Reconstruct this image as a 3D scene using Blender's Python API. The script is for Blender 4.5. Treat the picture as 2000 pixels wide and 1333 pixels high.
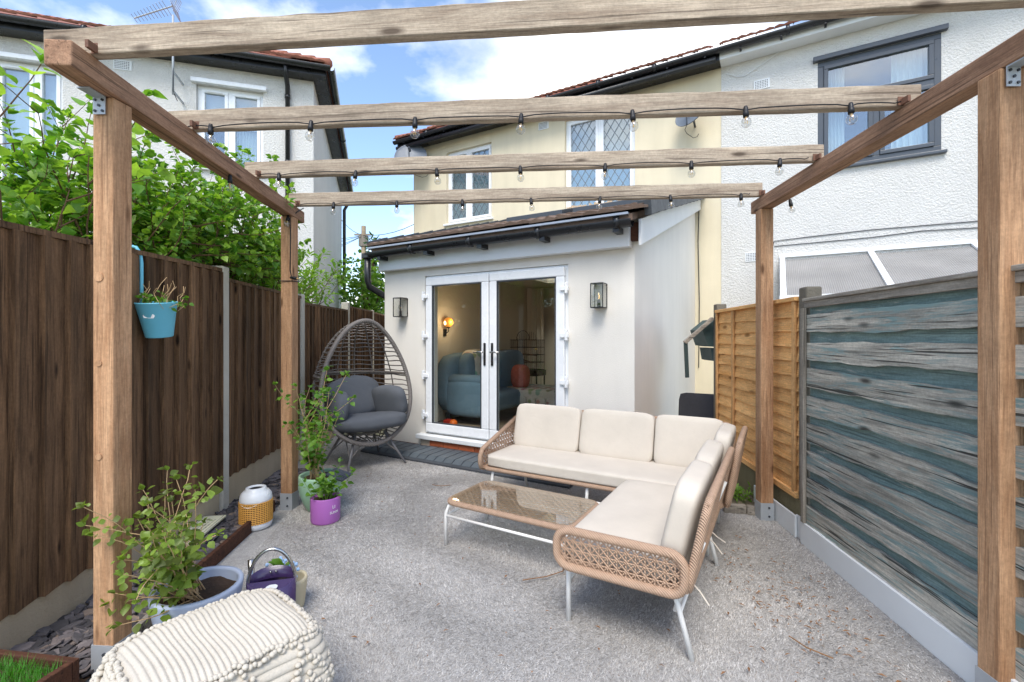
import bpy, math, random
import numpy as np
from mathutils import Vector, Matrix
R = math.radians
random.seed(7); RNG = np.random.default_rng(7)
for o in list(bpy.data.objects): bpy.data.objects.remove(o)
SC = bpy.context.scene; C = SC.collection

# ------------------------------------------------------------------ camera, sky, sun, exposure
F, HZ, CX, CH = 900.0, 660.0, 1000.0, 1.40      # focal length in photo pixels, horizon row, centre column, eye height (m)
cd = bpy.data.cameras.new('camera'); cam = bpy.data.objects.new('camera', cd); C.objects.link(cam)
cd.sensor_width = 36; cd.lens = F/2000*36; cd.shift_y = -(666.5-HZ)/2000; cd.clip_start = .05; cd.clip_end = 500
cam.location = (0, 0, CH); cam.rotation_euler = (R(90), 0, 0); SC.camera = cam

SUN_EL, SUN_AZ = 56, 188        # azimuth: degrees clockwise from +Y (the sun stands behind the camera, to the left)
W = bpy.data.worlds.new('World'); SC.world = W; W.use_nodes = True
nt = W.node_tree; nt.nodes.clear()
def wn(t): return nt.nodes.new(t)
out = wn('ShaderNodeOutputWorld'); bg = wn('ShaderNodeBackground'); sky = wn('ShaderNodeTexSky')
sky.sky_type = 'NISHITA'; sky.sun_disc = False; sky.sun_elevation = R(SUN_EL); sky.sun_rotation = R(SUN_AZ)
sky.air_density = 1.0; sky.dust_density = .6; sky.ozone_density = 1.6
tc = wn('ShaderNodeTexCoord'); sep = wn('ShaderNodeSeparateXYZ'); nt.links.new(tc.outputs['Generated'], sep.inputs[0])
def wmath(op, a, b=None):
    n = wn('ShaderNodeMath'); n.operation = op
    for i, v in enumerate((a, b)):
        if v is None: continue
        if isinstance(v, (int, float)): n.inputs[i].default_value = v
        else: nt.links.new(v, n.inputs[i])
    return n.outputs[0]
zz = wmath('ADD', wmath('MAXIMUM', sep.outputs[2], 0.0), .22)
comb = wn('ShaderNodeCombineXYZ'); nt.links.new(wmath('DIVIDE', sep.outputs[0], zz), comb.inputs[0]); nt.links.new(wmath('DIVIDE', sep.outputs[1], zz), comb.inputs[1])
mp = wn('ShaderNodeMapping'); mp.inputs['Location'].default_value = (5.48, 9.44, 0); nt.links.new(comb.outputs[0], mp.inputs[0])
nz = wn('ShaderNodeTexNoise'); nz.inputs['Scale'].default_value = 1.15; nz.inputs['Detail'].default_value = 9; nz.inputs['Roughness'].default_value = .55
nt.links.new(mp.outputs[0], nz.inputs['Vector'])
cr = wn('ShaderNodeValToRGB'); cr.color_ramp.elements[0].position = .50; cr.color_ramp.elements[1].position = .64
nt.links.new(nz.outputs['Fac'], cr.inputs[0])
mx = wn('ShaderNodeMix'); mx.data_type = 'RGBA'; nt.links.new(cr.outputs[0], mx.inputs[0])
n2 = wn('ShaderNodeTexNoise'); n2.inputs['Scale'].default_value = 3.1; n2.inputs['Detail'].default_value = 6; nt.links.new(mp.outputs[0], n2.inputs['Vector'])
c2 = wn('ShaderNodeValToRGB'); c2.color_ramp.elements[0].position = .34; c2.color_ramp.elements[0].color = (4.0, 4.1, 4.3, 1); c2.color_ramp.elements[1].position = .62; c2.color_ramp.elements[1].color = (7.4, 7.3, 7.2, 1)
nt.links.new(n2.outputs['Fac'], c2.inputs[0]); nt.links.new(sky.outputs[0], mx.inputs[6]); nt.links.new(c2.outputs[0], mx.inputs[7])
nt.links.new(mx.outputs[2], bg.inputs[0]); bg.inputs[1].default_value = .14
nt.links.new(bg.outputs[0], out.inputs[0])
sl = bpy.data.lights.new('sun', 'SUN'); sl.energy = 1.5; sl.angle = R(28); sl.color = (1, .945, .86)
sun = bpy.data.objects.new('sun', sl); C.objects.link(sun)
a, e = R(SUN_AZ), R(SUN_EL)
sdir = Vector((math.sin(a)*math.cos(e), math.cos(a)*math.cos(e), math.sin(e)))
sun.rotation_euler = sdir.to_track_quat('Z', 'Y').to_euler(); sun.location = (0, 0, 12)
vs = SC.view_settings; vs.view_transform = 'Standard'; vs.look = 'None'; vs.exposure = 1.25; vs.gamma = 1; vs.use_curve_mapping = False

# ------------------------------------------------------------------ pixel helpers (a pixel gives a direction; the plane it lies on gives the distance)
def G(px, py, z=0.0):
    Y = (CH-z)*F/(py-HZ); return Vector(((px-CX)*Y/F, Y, z))
def D(px, py, Y): return Vector(((px-CX)*Y/F, Y, CH-(py-HZ)*Y/F))

# ------------------------------------------------------------------ object helpers
def tag(o, label=None, cat=None, group=None, kind=None):
    if label: o['label'] = label
    if cat: o['category'] = cat
    if group: o['group'] = group
    if kind: o['kind'] = kind
    return o
def thing(name, label, cat, loc=(0, 0, 0), rz=0.0, group=None):
    o = bpy.data.objects.new(name, None); C.objects.link(o); o.empty_display_size = .1
    o.location = loc; o.rotation_euler = (0, 0, rz); return tag(o, label, cat, group)
def inst(me, name, parent, loc=(0, 0, 0), rot=(0, 0, 0), scale=1.0, M=None):
    o = bpy.data.objects.new(name, me); C.objects.link(o); o.parent = parent
    if M is not None: o.matrix_local = M
    else:
        o.location = loc; o.rotation_euler = rot; o.scale = (scale,)*3 if isinstance(scale, (int, float)) else scale
    return o
def frame_from(d, up=Vector((0, 0, 1))):
    d = d.normalized()
    if abs(d.dot(up)) > .99: up = Vector((1, 0, 0))
    s = d.cross(up).normalized(); u = s.cross(d).normalized(); return d, s, u

class MB:
    def __init__(s): s.v = []; s.f = []
    def poly(s, pts): n = len(s.v); s.v += [tuple(p) for p in pts]; s.f.append(tuple(range(n, n+len(pts)))); return s
    def box(s, x0, x1, y0, y1, z0, z1):
        n = len(s.v)
        s.v += [(x0,y0,z0),(x1,y0,z0),(x1,y1,z0),(x0,y1,z0),(x0,y0,z1),(x1,y0,z1),(x1,y1,z1),(x0,y1,z1)]
        s.f += [tuple(n+i for i in q) for q in ((0,3,2,1),(4,5,6,7),(0,1,5,4),(1,2,6,5),(2,3,7,6),(3,0,4,7))]; return s
    def bar(s, p, q, w, h, up=Vector((0, 0, 1))):
        p, q = Vector(p), Vector(q); d, sd, u = frame_from(q-p, up); n = len(s.v)
        for c in (p, q):
            for a, b in ((-1,-1),(1,-1),(1,1),(-1,1)): s.v.append(tuple(c+sd*(a*w/2)+u*(b*h/2)))
        s.f += [tuple(n+i for i in t) for t in ((0,1,2,3),(7,6,5,4),(0,4,5,1),(1,5,6,2),(2,6,7,3),(3,7,4,0))]; return s
    def tube(s, pts, r, n=8, closed=False):
        pts = [Vector(p) for p in pts]; m = len(pts); b = len(s.v); up = Vector((0, 0, 1)); prev = None
        for i, p in enumerate(pts):
            if closed: t = pts[(i+1) % m]-pts[i-1]
            else: t = pts[min(i+1, m-1)]-pts[max(i-1, 0)]
            if t.length < 1e-9: t = Vector((0, 0, 1))
            t.normalize()
            if prev is None: _, sd, u = frame_from(t)
            else:
                sd = prev-t*prev.dot(t); sd = sd.normalized() if sd.length > 1e-6 else frame_from(t)[1]
                u = sd.cross(t)
            prev = sd; rr = r[i] if isinstance(r, (list, tuple)) else r
            for k in range(n):
                a = 2*math.pi*k/n; s.v.append(tuple(p+sd*(rr*math.cos(a))+u*(rr*math.sin(a))))
        for i in range(m if closed else m-1):
            j = (i+1) % m
            for k in range(n):
                l = (k+1) % n; s.f.append((b+i*n+k, b+i*n+l, b+j*n+l, b+j*n+k))
        if not closed:
            s.f.append(tuple(b+k for k in range(n))[::-1]); s.f.append(tuple(b+(m-1)*n+k for k in range(n)))
        return s
    def lathe(s, prof, n=28, c=(0, 0, 0), axis=None):
        b = len(s.v); m = len(prof); M = axis
        for (r, z) in prof:
            for k in range(n):
                a = 2*math.pi*k/n; p = Vector((r*math.cos(a), r*math.sin(a), z))
                if M is not None: p = M @ p
                s.v.append((p.x+c[0], p.y+c[1], p.z+c[2]))
        for i in range(m-1):
            for k in range(n):
                l = (k+1) % n; s.f.append((b+i*n+k, b+i*n+l, b+(i+1)*n+l, b+(i+1)*n+k))
        if prof[0][0] > 1e-6: s.f.append(tuple(b+k for k in range(n))[::-1])
        if prof[-1][0] > 1e-6: s.f.append(tuple(b+(m-1)*n+k for k in range(n)))
        return s
    def prism(s, poly, a, d):      # poly: list of 3D points; d: extrusion vector
        n = len(poly); b = len(s.v); d = Vector(d)
        s.v += [tuple(Vector(p)) for p in poly]+[tuple(Vector(p)+d) for p in poly]
        s.f.append(tuple(range(b, b+n))[::-1]); s.f.append(tuple(range(b+n, b+2*n)))
        for i in range(n): j = (i+1) % n; s.f.append((b+i, b+j, b+n+j, b+n+i))
        return s
    def ball(s, c, rx, ry=None, rz=None, n=8, m=6):
        ry = rx if ry is None else ry; rz = rx if rz is None else rz; b = len(s.v)
        for i in range(1, m):
            th = math.pi*i/m
            for k in range(n):
                a = 2*math.pi*k/n; s.v.append((c[0]+rx*math.sin(th)*math.cos(a), c[1]+ry*math.sin(th)*math.sin(a), c[2]+rz*math.cos(th)))
        s.v += [(c[0], c[1], c[2]+rz), (c[0], c[1], c[2]-rz)]; T = len(s.v)-2
        for i in range(m-2):
            for k in range(n): l = (k+1) % n; s.f.append((b+i*n+k, b+(i+1)*n+k, b+(i+1)*n+l, b+i*n+l))
        for k in range(n):
            l = (k+1) % n; s.f.append((T, b+k, b+l)); s.f.append((T+1, b+(m-2)*n+l, b+(m-2)*n+k))
        return s
    def softbox(s, c, hx, hy, hz, k=6, n=10, fn=None, M=None):   # rounded cushion-like box
        b = len(s.v); idx = {}
        def vid(p):
            key = tuple(round(q*1000) for q in p)
            if key not in idx:
                x, y, z = p; L = (abs(x)**k+abs(y)**k+abs(z)**k)**(1/k); q = Vector((x/L*hx, y/L*hy, z/L*hz))
                if fn: q = fn(q)
                if M is not None: q = M @ q
                idx[key] = len(s.v); s.v.append((q.x+c[0], q.y+c[1], q.z+c[2]))
            return idx[key]
        g = [math.tan((-1+2*i/n)*math.pi/4) for i in range(n+1)]
        for ax in range(3):
            for sg in (-1, 1):
                for i in range(n):
                    for j in range(n):
                        q = []
                        for (u, v) in ((g[i],g[j]),(g[i+1],g[j]),(g[i+1],g[j+1]),(g[i],g[j+1])):
                            p = [0, 0, 0]; p[ax] = sg; p[(ax+1) % 3] = u; p[(ax+2) % 3] = v; q.append(vid(p))
                        s.f.append(tuple(q if sg > 0 else q[::-1]))
        return s
    def mesh(s, name, m=None, smooth=False):
        me = bpy.data.meshes.new(name); me.from_pydata(s.v, [], s.f)
        if m: me.materials.append(m)
        if smooth: me.polygons.foreach_set('use_smooth', [True]*len(me.polygons))
        me.update(); return me
    def build(s, name, m, parent=None, smooth=False, bevel=0, loc=None, rot=None, M=None, seg=2):
        me = s.mesh(name, m, smooth); o = bpy.data.objects.new(name, me); C.objects.link(o)
        if parent is not None: o.parent = parent
        if M is not None: o.matrix_local = M
        if loc is not None: o.location = loc
        if rot is not None: o.rotation_euler = rot
        if bevel:
            b = o.modifiers.new('bevel', 'BEVEL'); b.width = bevel; b.segments = seg; b.limit_method = 'ANGLE'; b.angle_limit = R(40)
        return o

# ------------------------------------------------------------------ materials
def lin(r, g, b):
    f = lambda c: (c/255/12.92) if c/255 <= .04045 else ((c/255+.055)/1.055)**2.4
    return (f(r), f(g), f(b))
class NT:
    def __init__(s, name):
        s.m = bpy.data.materials.new(name); s.m.use_nodes = True; s.t = s.m.node_tree; s.p = s.t.nodes['Principled BSDF']; s.o = s.t.nodes['Material Output']
        s.c = s.n('ShaderNodeTexCoord').outputs['Object']
        s.oi = s.n('ShaderNodeObjectInfo')
    def n(s, t): return s.t.nodes.new(t)
    def l(s, a, b): s.t.links.new(a, b)
    def math(s, op, a, b=None, clamp=False):
        n = s.n('ShaderNodeMath'); n.operation = op; n.use_clamp = clamp
        for i, v in enumerate((a, b)):
            if v is None: continue
            if isinstance(v, (int, float)): n.inputs[i].default_value = v
            else: s.l(v, n.inputs[i])
        return n.outputs[0]
    def vec(s, scale=(1, 1, 1), rand=True, src=None):
        v = src or s.c
        if rand:
            a = s.n('ShaderNodeVectorMath'); a.operation = 'ADD'; s.l(v, a.inputs[0])
            c = s.n('ShaderNodeCombineXYZ'); r = s.math('MULTIPLY', s.oi.outputs['Random'], 37.0)
            for i in range(3): s.l(r, c.inputs[i])
            s.l(c.outputs[0], a.inputs[1]); v = a.outputs[0]
        m = s.n('ShaderNodeMapping'); m.inputs['Scale'].default_value = scale; s.l(v, m.inputs[0]); return m.outputs[0]
    def noise(s, vec, scale, detail=4, rough=.55, dist=0):
        n = s.n('ShaderNodeTexNoise'); n.inputs['Scale'].default_value = scale; n.inputs['Detail'].default_value = detail
        n.inputs['Roughness'].default_value = rough; n.inputs['Distortion'].default_value = dist; s.l(vec, n.inputs['Vector']); return n.outputs['Fac']
    def voro(s, vec, scale, feat='F1', out='Distance'):
        n = s.n('ShaderNodeTexVoronoi'); n.feature = feat; n.inputs['Scale'].default_value = scale; s.l(vec, n.inputs['Vector']); return n.outputs[out]
    def ramp(s, fac, *stops):
        n = s.n('ShaderNodeValToRGB'); e = n.color_ramp.elements
        while len(e) < len(stops): e.new(.5)
        for x, (p, c) in zip(e, stops):
            x.position = p; x.color = (c, c, c, 1) if isinstance(c, (int, float)) else (*c, 1)
        s.l(fac, n.inputs[0]); return n.outputs[0]
    def mix(s, fac, a, b, mode='MIX'):
        n = s.n('ShaderNodeMix'); n.data_type = 'RGBA'; n.blend_type = mode
        for i, v in ((0, fac), (6, a), (7, b)):
            if isinstance(v, (int, float)): n.inputs[i].default_value = v if i == 0 else (v, v, v, 1)
            elif isinstance(v, tuple): n.inputs[i].default_value = (*v, 1)
            else: s.l(v, n.inputs[i])
        return n.outputs[2]
    def bump(s, h, strength=.4, dist=.01, prev=None):
        n = s.n('ShaderNodeBump'); n.inputs['Strength'].default_value = strength; n.inputs['Distance'].default_value = dist; s.l(h, n.inputs['Height'])
        if prev is not None: s.l(prev, n.inputs['Normal'])
        return n.outputs[0]
    def done(s, col=None, rough=.6, normal=None, metal=0, spec=.4, **kw):
        if col is not None:
            if isinstance(col, tuple): s.p.inputs['Base Color'].default_value = (*col, 1)
            else: s.l(col, s.p.inputs['Base Color'])
        if isinstance(rough, (int, float)): s.p.inputs['Roughness'].default_value = rough
        else: s.l(rough, s.p.inputs['Roughness'])
        if normal is not None: s.l(normal, s.p.inputs['Normal'])
        s.p.inputs['Metallic'].default_value = metal; s.p.inputs['Specular IOR Level'].default_value = spec
        for k, v in kw.items(): s.p.inputs[k.replace('_', ' ')].default_value = v
        return s.m
def sc(c, k): return tuple(min(1, x*k) for x in c)

def plain(name, c, rough=.5, var=.10, vs=6, bump=.0, bs=60, metal=0, spec=.4, objvar=.0):
    t = NT(name); v = t.vec(); f = t.noise(v, vs, 5)
    col = t.mix(f, sc(c, 1-var*1.6), sc(c, 1+var*1.6))
    if objvar: col = t.mix(1.0, col, t.ramp(t.oi.outputs['Random'], (0, 1-objvar), (1, 1+objvar)), 'MULTIPLY')
    nm = t.bump(t.noise(v, bs, 4), bump, .004) if bump else None
    rg = t.ramp(t.noise(v, vs*2.3, 3), (.3, max(.05, rough-.08)), (.7, min(1, rough+.08)))
    return t.done(col, rg, nm, metal, spec)

def wood(name, dark, light, ax, knots=.5, grain=16, objvar=.12, bump=.5, worn=None, rough=.75, crack=.6):
    t = NT(name)
    def sv(lo, hi): q = [hi]*3; q[ax] = lo; return t.vec(tuple(q))
    g1 = t.noise(sv(1.7, grain*1.25), 1.0, 8, .7, .7)
    g2 = t.noise(sv(9, 170), 1.0, 4, .7)
    g3 = t.noise(t.vec((1, 1, 1)), 70, 4, .7)
    blot = t.noise(t.vec((2.2, 2.2, 2.2)), 1.0, 3)
    col = t.mix(t.ramp(g1, (.28, 0), (.72, 1)), dark, light)
    col = t.mix(1.0, col, t.ramp(g2, (.3, .70), (.66, 1.13)), 'MULTIPLY')
    col = t.mix(1.0, col, t.ramp(blot, (.3, .82), (.7, 1.12)), 'MULTIPLY')
    col = t.mix(1.0, col, t.ramp(g3, (.32, .84), (.68, 1.10)), 'MULTIPLY')
    if worn is not None:
        wv = t.noise(sv(2.0, 24), 1.0, 9, .74, .5)
        col = t.mix(t.ramp(wv, (worn[1]-.05, 0), (worn[1]+.05, 1)), col, worn[0])
    kd = t.voro(sv(2.4, 8), 1.0)
    if knots:
        col = t.mix(t.ramp(kd, (.07*knots, 1), (.17*knots, 0)), col, sc(dark, .45))
    ck = t.ramp(t.noise(sv(1.6, 70), 1.0, 2, .5), (.34, 1), (.39, 0))
    if crack: col = t.mix(t.math('MULTIPLY', ck, crack), col, sc(dark, .35))
    if objvar: col = t.mix(1.0, col, t.ramp(t.oi.outputs['Random'], (0, 1-objvar), (1, 1+objvar)), 'MULTIPLY')
    nm = t.bump(t.math('SUBTRACT', t.math('ADD', t.math('MULTIPLY', g1, .5), t.math('MULTIPLY', g2, .5)), t.math('MULTIPLY', ck, .4)), bump, .006)
    return t.done(col, rough, nm, 0, .25)

def render_mat(name, c, scale=55, strength=.6, dist=.012, stain=.12, rough=.85):
    t = NT(name); v = t.vec(rand=False); n1 = t.noise(v, scale, 5, .65); n2 = t.noise(v, .9, 5, .6); n3 = t.noise(t.vec((5, 5, .5), False), 1.0, 5, .6)
    col = t.mix(t.ramp(n2, (.3, 0), (.7, 1)), sc(c, 1-stain), c)
    col = t.mix(1.0, col, t.ramp(n3, (.25, 1-stain*.6), (.6, 1.0)), 'MULTIPLY')
    return t.done(col, rough, t.bump(n1, strength, dist), 0, .2)

def glass(name, tint=(.93, .96, .95), ior=1.5, boost=1.0):
    t = NT(name); tr = t.n('ShaderNodeBsdfTransparent'); tr.inputs[0].default_value = (*tint, 1)
    gl = t.n('ShaderNodeBsdfGlossy'); gl.inputs['Roughness'].default_value = .01; gl.inputs[0].default_value = (1, 1, 1, 1)
    ge = t.n('ShaderNodeNewGeometry'); dt = t.n('ShaderNodeVectorMath'); dt.operation = 'DOT_PRODUCT'; t.l(ge.outputs['Normal'], dt.inputs[0]); t.l(ge.outputs['Incoming'], dt.inputs[1])
    f0 = ((ior-1)/(ior+1))**2; k = t.math('POWER', t.math('SUBTRACT', 1.0, t.math('ABSOLUTE', dt.outputs['Value']), True), 5.0)      # Schlick, the same from both faces of the sheet
    mxs = t.n('ShaderNodeMixShader'); t.l(t.math('MULTIPLY', t.math('ADD', t.math('MULTIPLY', k, 1-f0), f0), boost, True), mxs.inputs[0])
    t.l(tr.outputs[0], mxs.inputs[1]); t.l(gl.outputs[0], mxs.inputs[2]); t.l(mxs.outputs[0], t.o.inputs[0]); return t.m

def leafmat(name, c1, c2, rough=.42):
    t = NT(name); v = t.vec(); geo = t.n('ShaderNodeNewGeometry')
    r = t.n('ShaderNodeAttribute'); r.attribute_name = 'rnd'
    f = t.math('FRACT', t.math('ADD', r.outputs['Fac'], t.oi.outputs['Random']))
    col = t.mix(f, c1, c2); col = t.mix(1.0, col, t.ramp(t.noise(v, 25, 3), (.3, .82), (.7, 1.15)), 'MULTIPLY')
    t.done(col, rough, None, 0, .45)
    tl = t.n('ShaderNodeBsdfTranslucent'); t.l(t.mix(1.0, col, (1.5, 1.6, .5), 'MULTIPLY'), tl.inputs[0])
    ms = t.n('ShaderNodeMixShader'); ms.inputs[0].default_value = .38; t.l(t.p.outputs[0], ms.inputs[1]); t.l(tl.outputs[0], ms.inputs[2]); t.l(ms.outputs[0], t.o.inputs[0]); return t.m

def wicker(name, c, scale=60, var=.25):
    t = NT(name); v = t.vec(rand=False); w = t.n('ShaderNodeTexWave'); w.wave_type = 'BANDS'; w.bands_direction = 'DIAGONAL'; w.inputs['Scale'].default_value = scale; w.inputs['Distortion'].default_value = 1.5
    w.inputs['Detail'].default_value = 2; t.l(v, w.inputs[0]); n = t.noise(v, 30, 4)
    col = t.mix(n, sc(c, 1-var), sc(c, 1+var)); col = t.mix(1.0, col, t.ramp(w.outputs['Fac'], (0, .68), (.5, 1.06)), 'MULTIPLY')
    return t.done(col, .55, t.bump(w.outputs['Fac'], .8, .004), 0, .4)

MW = {
 'rafter': wood('weathered_rafter_wood', lin(134,115,97), lin(202,186,164), 0, .9, 18, .07),
 'beam': wood('brown_beam_wood', lin(132,98,76), lin(186,146,116), 0, .7, 14, .06),
 'post': wood('tan_post_wood', lin(156,112,78), lin(208,166,128), 2, .8, 15, .05, crack=.35),
 'fence': wood('dark_brown_fence_wood', lin(60,43,30), lin(144,110,80), 2, .8, 16, .46),
 'orange': wood('orange_fence_wood', lin(222,160,92), lin(248,198,134), 0, 1.1, 12, .08, crack=.25),
 'orangez': wood('orange_batten_wood', lin(196,146,92), lin(228,178,122), 2, .3, 12, .08, crack=.2),
 'teal': wood('teal_painted_board', lin(112,136,135), lin(146,166,162), 0, .3, 10, .08, worn=(lin(206,200,188), .64), crack=.5),
 'tealworn': wood('worn_teal_board', lin(108,107,100), lin(222,214,198), 0, 1.0, 24, .16, bump=1.0, worn=(lin(124,147,145), .56), crack=.95),
 'greywood': wood('grey_weathered_wood', lin(122,114,104), lin(186,176,162), 0, .5, 22, .1, crack=.8),
 'greywoodz': wood('grey_weathered_upright', lin(112,106,96), lin(172,162,148), 2, .4, 22, .1),
 'redbrown': wood('red_brown_stained_wood', lin(62,38,28), lin(102,66,48), 0, .5, 14, .1),
 'concrete': render_mat('old_concrete', lin(202,184,156), 70, .6, .008, .28),
 'concpost': render_mat('pale_concrete', lin(228,220,204), 60, .9, .012, .30),
 'concdark': render_mat('lichened_concrete', lin(146,138,124), 60, .9, .01, .5),
 'render_white': render_mat('smooth_white_render', lin(235,230,221), 90, .45, .006, .08),
 'pebble': render_mat('pebbledash_white', lin(226,224,219), 38, 1.0, .03, .09),
 'cream': render_mat('cream_render', lin(228,216,188), 80, .4, .006, .13),
 'upvc': plain('white_upvc', lin(236,238,240), .28, .02, 3, spec=.5),
 'upvc_grey': plain('anthracite_upvc', lin(72,77,84), .35, .04, 3, spec=.5),
 'trim': plain('white_painted_board', lin(226,228,228), .45, .05, 2.5, .15, 40),
 'black': plain('black_gutter_plastic', lin(34,35,38), .32, .15, 4, spec=.5),
 'darkgrey': plain('dark_grey_plastic', lin(66,70,76), .4, .12, 5),
 'steel': plain('galvanised_steel', lin(176,180,184), .5, .12, 9, metal=.3),
 'chrome': plain('brushed_steel', lin(190,188,184), .22, .08, 8, metal=1),
 'rust': plain('rusted_plate', lin(116,82,64), .7, .25, 40),
 'cable': plain('black_rubber_cable', lin(26,26,28), .5, .1),
 'whitemetal': plain('white_powder_coated_tube', lin(232,230,226), .35, .04, 5, spec=.5),
 'wick_pink': wicker('pink_brown_rattan', lin(186,154,129), 44),
 'wick_grey': wicker('grey_rattan', lin(128,121,116), 30),
 'wick_black': wicker('black_rattan', lin(48,48,54), 60),
 'tile_red': plain('red_clay_tile', lin(146,94,76), .8, .25, 7, .5, 50, objvar=.2),
 'tile_brown': plain('brown_concrete_tile', lin(112,92,78), .85, .22, 9, .6, 60, objvar=.14),
 'tile_dark': plain('dark_verge_plastic', lin(74,78,82), .5, .12, 6),
 'lead': plain('lead_flashing', lin(120,124,128), .5, .15, 5, metal=.4),
 'brick': plain('red_brick', lin(158,84,52), .85, .2, 14, .6, 90, objvar=.2),
 'mortar': plain('mortar', lin(168,156,140), .9, .1, 30, .4, 90),
 'soil': plain('dark_soil', lin(72,54,40), .95, .4, 60, .9, 120),
 'slate': plain('purple_slate_chip', lin(104,96,100), .7, .25, 9, .4, 60, objvar=.3),
 'lavender': plain('lavender_glazed_pot', lin(172,182,202), .45, .06, 6, .1, 40),
 'mint': plain('mint_glazed_pot', lin(150,186,158), .5, .08, 8, .15, 40),
 'purplepot': plain('purple_painted_pot', lin(164,98,172), .5, .05, 8, .1, 60),
 'bluepot': plain('turquoise_painted_metal', lin(112,194,218), .4, .06, 7),
 'canpurple': plain('dark_purple_enamel', lin(62,46,86), .25, .08, 5, spec=.6),
 'beige': plain('beige_stoneware', lin(196,184,154), .6, .08, 8),
 'cane': plain('yellow_cane', lin(206,152,72), .6, .12, 30),
 'whiteceramic': plain('white_enamel', lin(222,224,226), .35, .04, 5),
 'room': plain('room_wall_paint', lin(216,204,186), .8, .04, 2),
 'roomfloor': wood('room_floor_wood', lin(120,100,84), lin(168,146,124), 0, .2, 10, .1),
 'bluesofa': plain('blue_grey_upholstery', lin(108,132,150), .85, .08, 8, .3, 200),
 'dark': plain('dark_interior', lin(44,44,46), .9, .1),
 'curtain': plain('white_curtain', lin(226,228,222), .85, .04, 5),
 'blind': plain('pale_window_blind', lin(196,204,206), .8, .03, 3),
 'bark': plain('twig_bark', lin(104,78,58), .85, .25, 30, .5, 90),
 'straw': plain('dry_stem', lin(196,164,122), .8, .15, 30),
 'glass': glass('window_glass'), 'glass_up': glass('upper_window_glass', (.8,.86,.88), 2.3), 'bulbglass': glass('bulb_glass', (.90,.90,.89), 2.1), 'lanternglass': glass('lantern_glass', (.95,.95,.94), 1.4), 'tableglass': glass('table_glass', (.93,.95,.94), 1.5),
 'leaf_lilac': leafmat('lilac_leaf', lin(94,144,48), lin(172,202,92)),
 'leaf_dense': leafmat('shrub_leaf', lin(68,118,40), lin(156,190,78)),
 'leaf_pot': leafmat('clematis_leaf', lin(70,118,36), lin(128,164,62)),
 'leaf_red': leafmat('bronze_green_leaf', lin(88,98,40), lin(134,160,66)),
 'leaf_con': leafmat('conifer_leaf', lin(36,74,34), lin(66,104,44)),
 'leaf_far': leafmat('far_leaf', lin(90,132,44), lin(140,172,70)),
 'grassgreen': leafmat('green_grass', lin(44,110,30), lin(94,156,52)),
}
def fabric(name, c, scale=380, var=.05):
    t = NT(name); v = t.vec(rand=False); n = t.noise(v, scale, 2); n2 = t.noise(v, 5, 4); n3 = t.noise(v, 9, 3, .5, .6)
    col = t.mix(n, sc(c, 1-var*2), sc(c, 1+var)); col = t.mix(1.0, col, t.ramp(n2, (.3, .94), (.7, 1.03)), 'MULTIPLY')
    b = t.bump(n3, .12, .03); return t.done(col, .92, t.bump(n, .3, .001, b), 0, .15)
MW['cream_fabric'] = fabric('cream_cushion_fabric', lin(206,196,182)); MW['grey_fabric'] = fabric('charcoal_cushion_fabric', lin(98,101,106))
MW['cord'] = fabric('cream_cotton_cord', lin(200,192,178), 160, .12)
def emis(name, c, s):
    t = NT(name); t.done(c, .4); t.p.inputs['Emission Color'].default_value = (*c, 1); t.p.inputs['Emission Strength'].default_value = s; return t.m

# ================================================================== SETTING: ground
class Frame:
    def __init__(s, o, rz): s.o = Vector(o); s.rz = rz; s.c, s.s = math.cos(rz), math.sin(rz)
    def loc(s, p): d = Vector(p)-s.o; return Vector((d.x*s.c+d.y*s.s, -d.x*s.s+d.y*s.c, d.z))
    def wld(s, x, y, z=0): return Vector((s.o.x+x*s.c-y*s.s, s.o.y+x*s.s+y*s.c, s.o.z+z))
    def hit(s, px, py, yl):          # where the pixel's ray meets the vertical plane y = yl of this frame -> (x, z)
        a = s.loc((0, 0, CH)); b = s.loc((( px-CX)/F, 1, CH-(py-HZ)/F)); d = b-a; k = (yl-a.y)/d.y; p = a+d*k; return p.x, p.z
g = MB().poly([(-120, -60, -.03), (120, -60, -.03), (120, 160, -.03), (-120, 160, -.03)])
tag(g.build('ground', plain('ground_earth', lin(112,112,92), .95, .2, .4)), kind='structure')
t = NT('grey_pile_carpet'); v = t.vec(rand=False)
n1 = t.noise(v, 120, 5, .7); n2 = t.noise(v, 1.3, 5, .6); n3 = t.noise(v, 26, 4, .7)
col = t.mix(t.ramp(n1, (.3, 0), (.7, 1)), lin(146,143,140), lin(202,199,195)); col = t.mix(1.0, col, t.ramp(n2, (.3, .78), (.7, 1.08)), 'MULTIPLY'); col = t.mix(1.0, col, t.ramp(n3, (.3, .8), (.65, 1.08)), 'MULTIPLY')
MW['carpet'] = t.done(col, .95, t.bump(n1, .8, .008), 0, .1)
tag(MB().poly([(-2.75, -3, 0), (2.6, -3, 0), (2.6, 5.1, 0), (1.3, 6.0, 0), (-1.7, 6.6, 0), (-2.75, 6.6, 0)]).build('patio', MW['carpet']), kind='structure')
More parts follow.
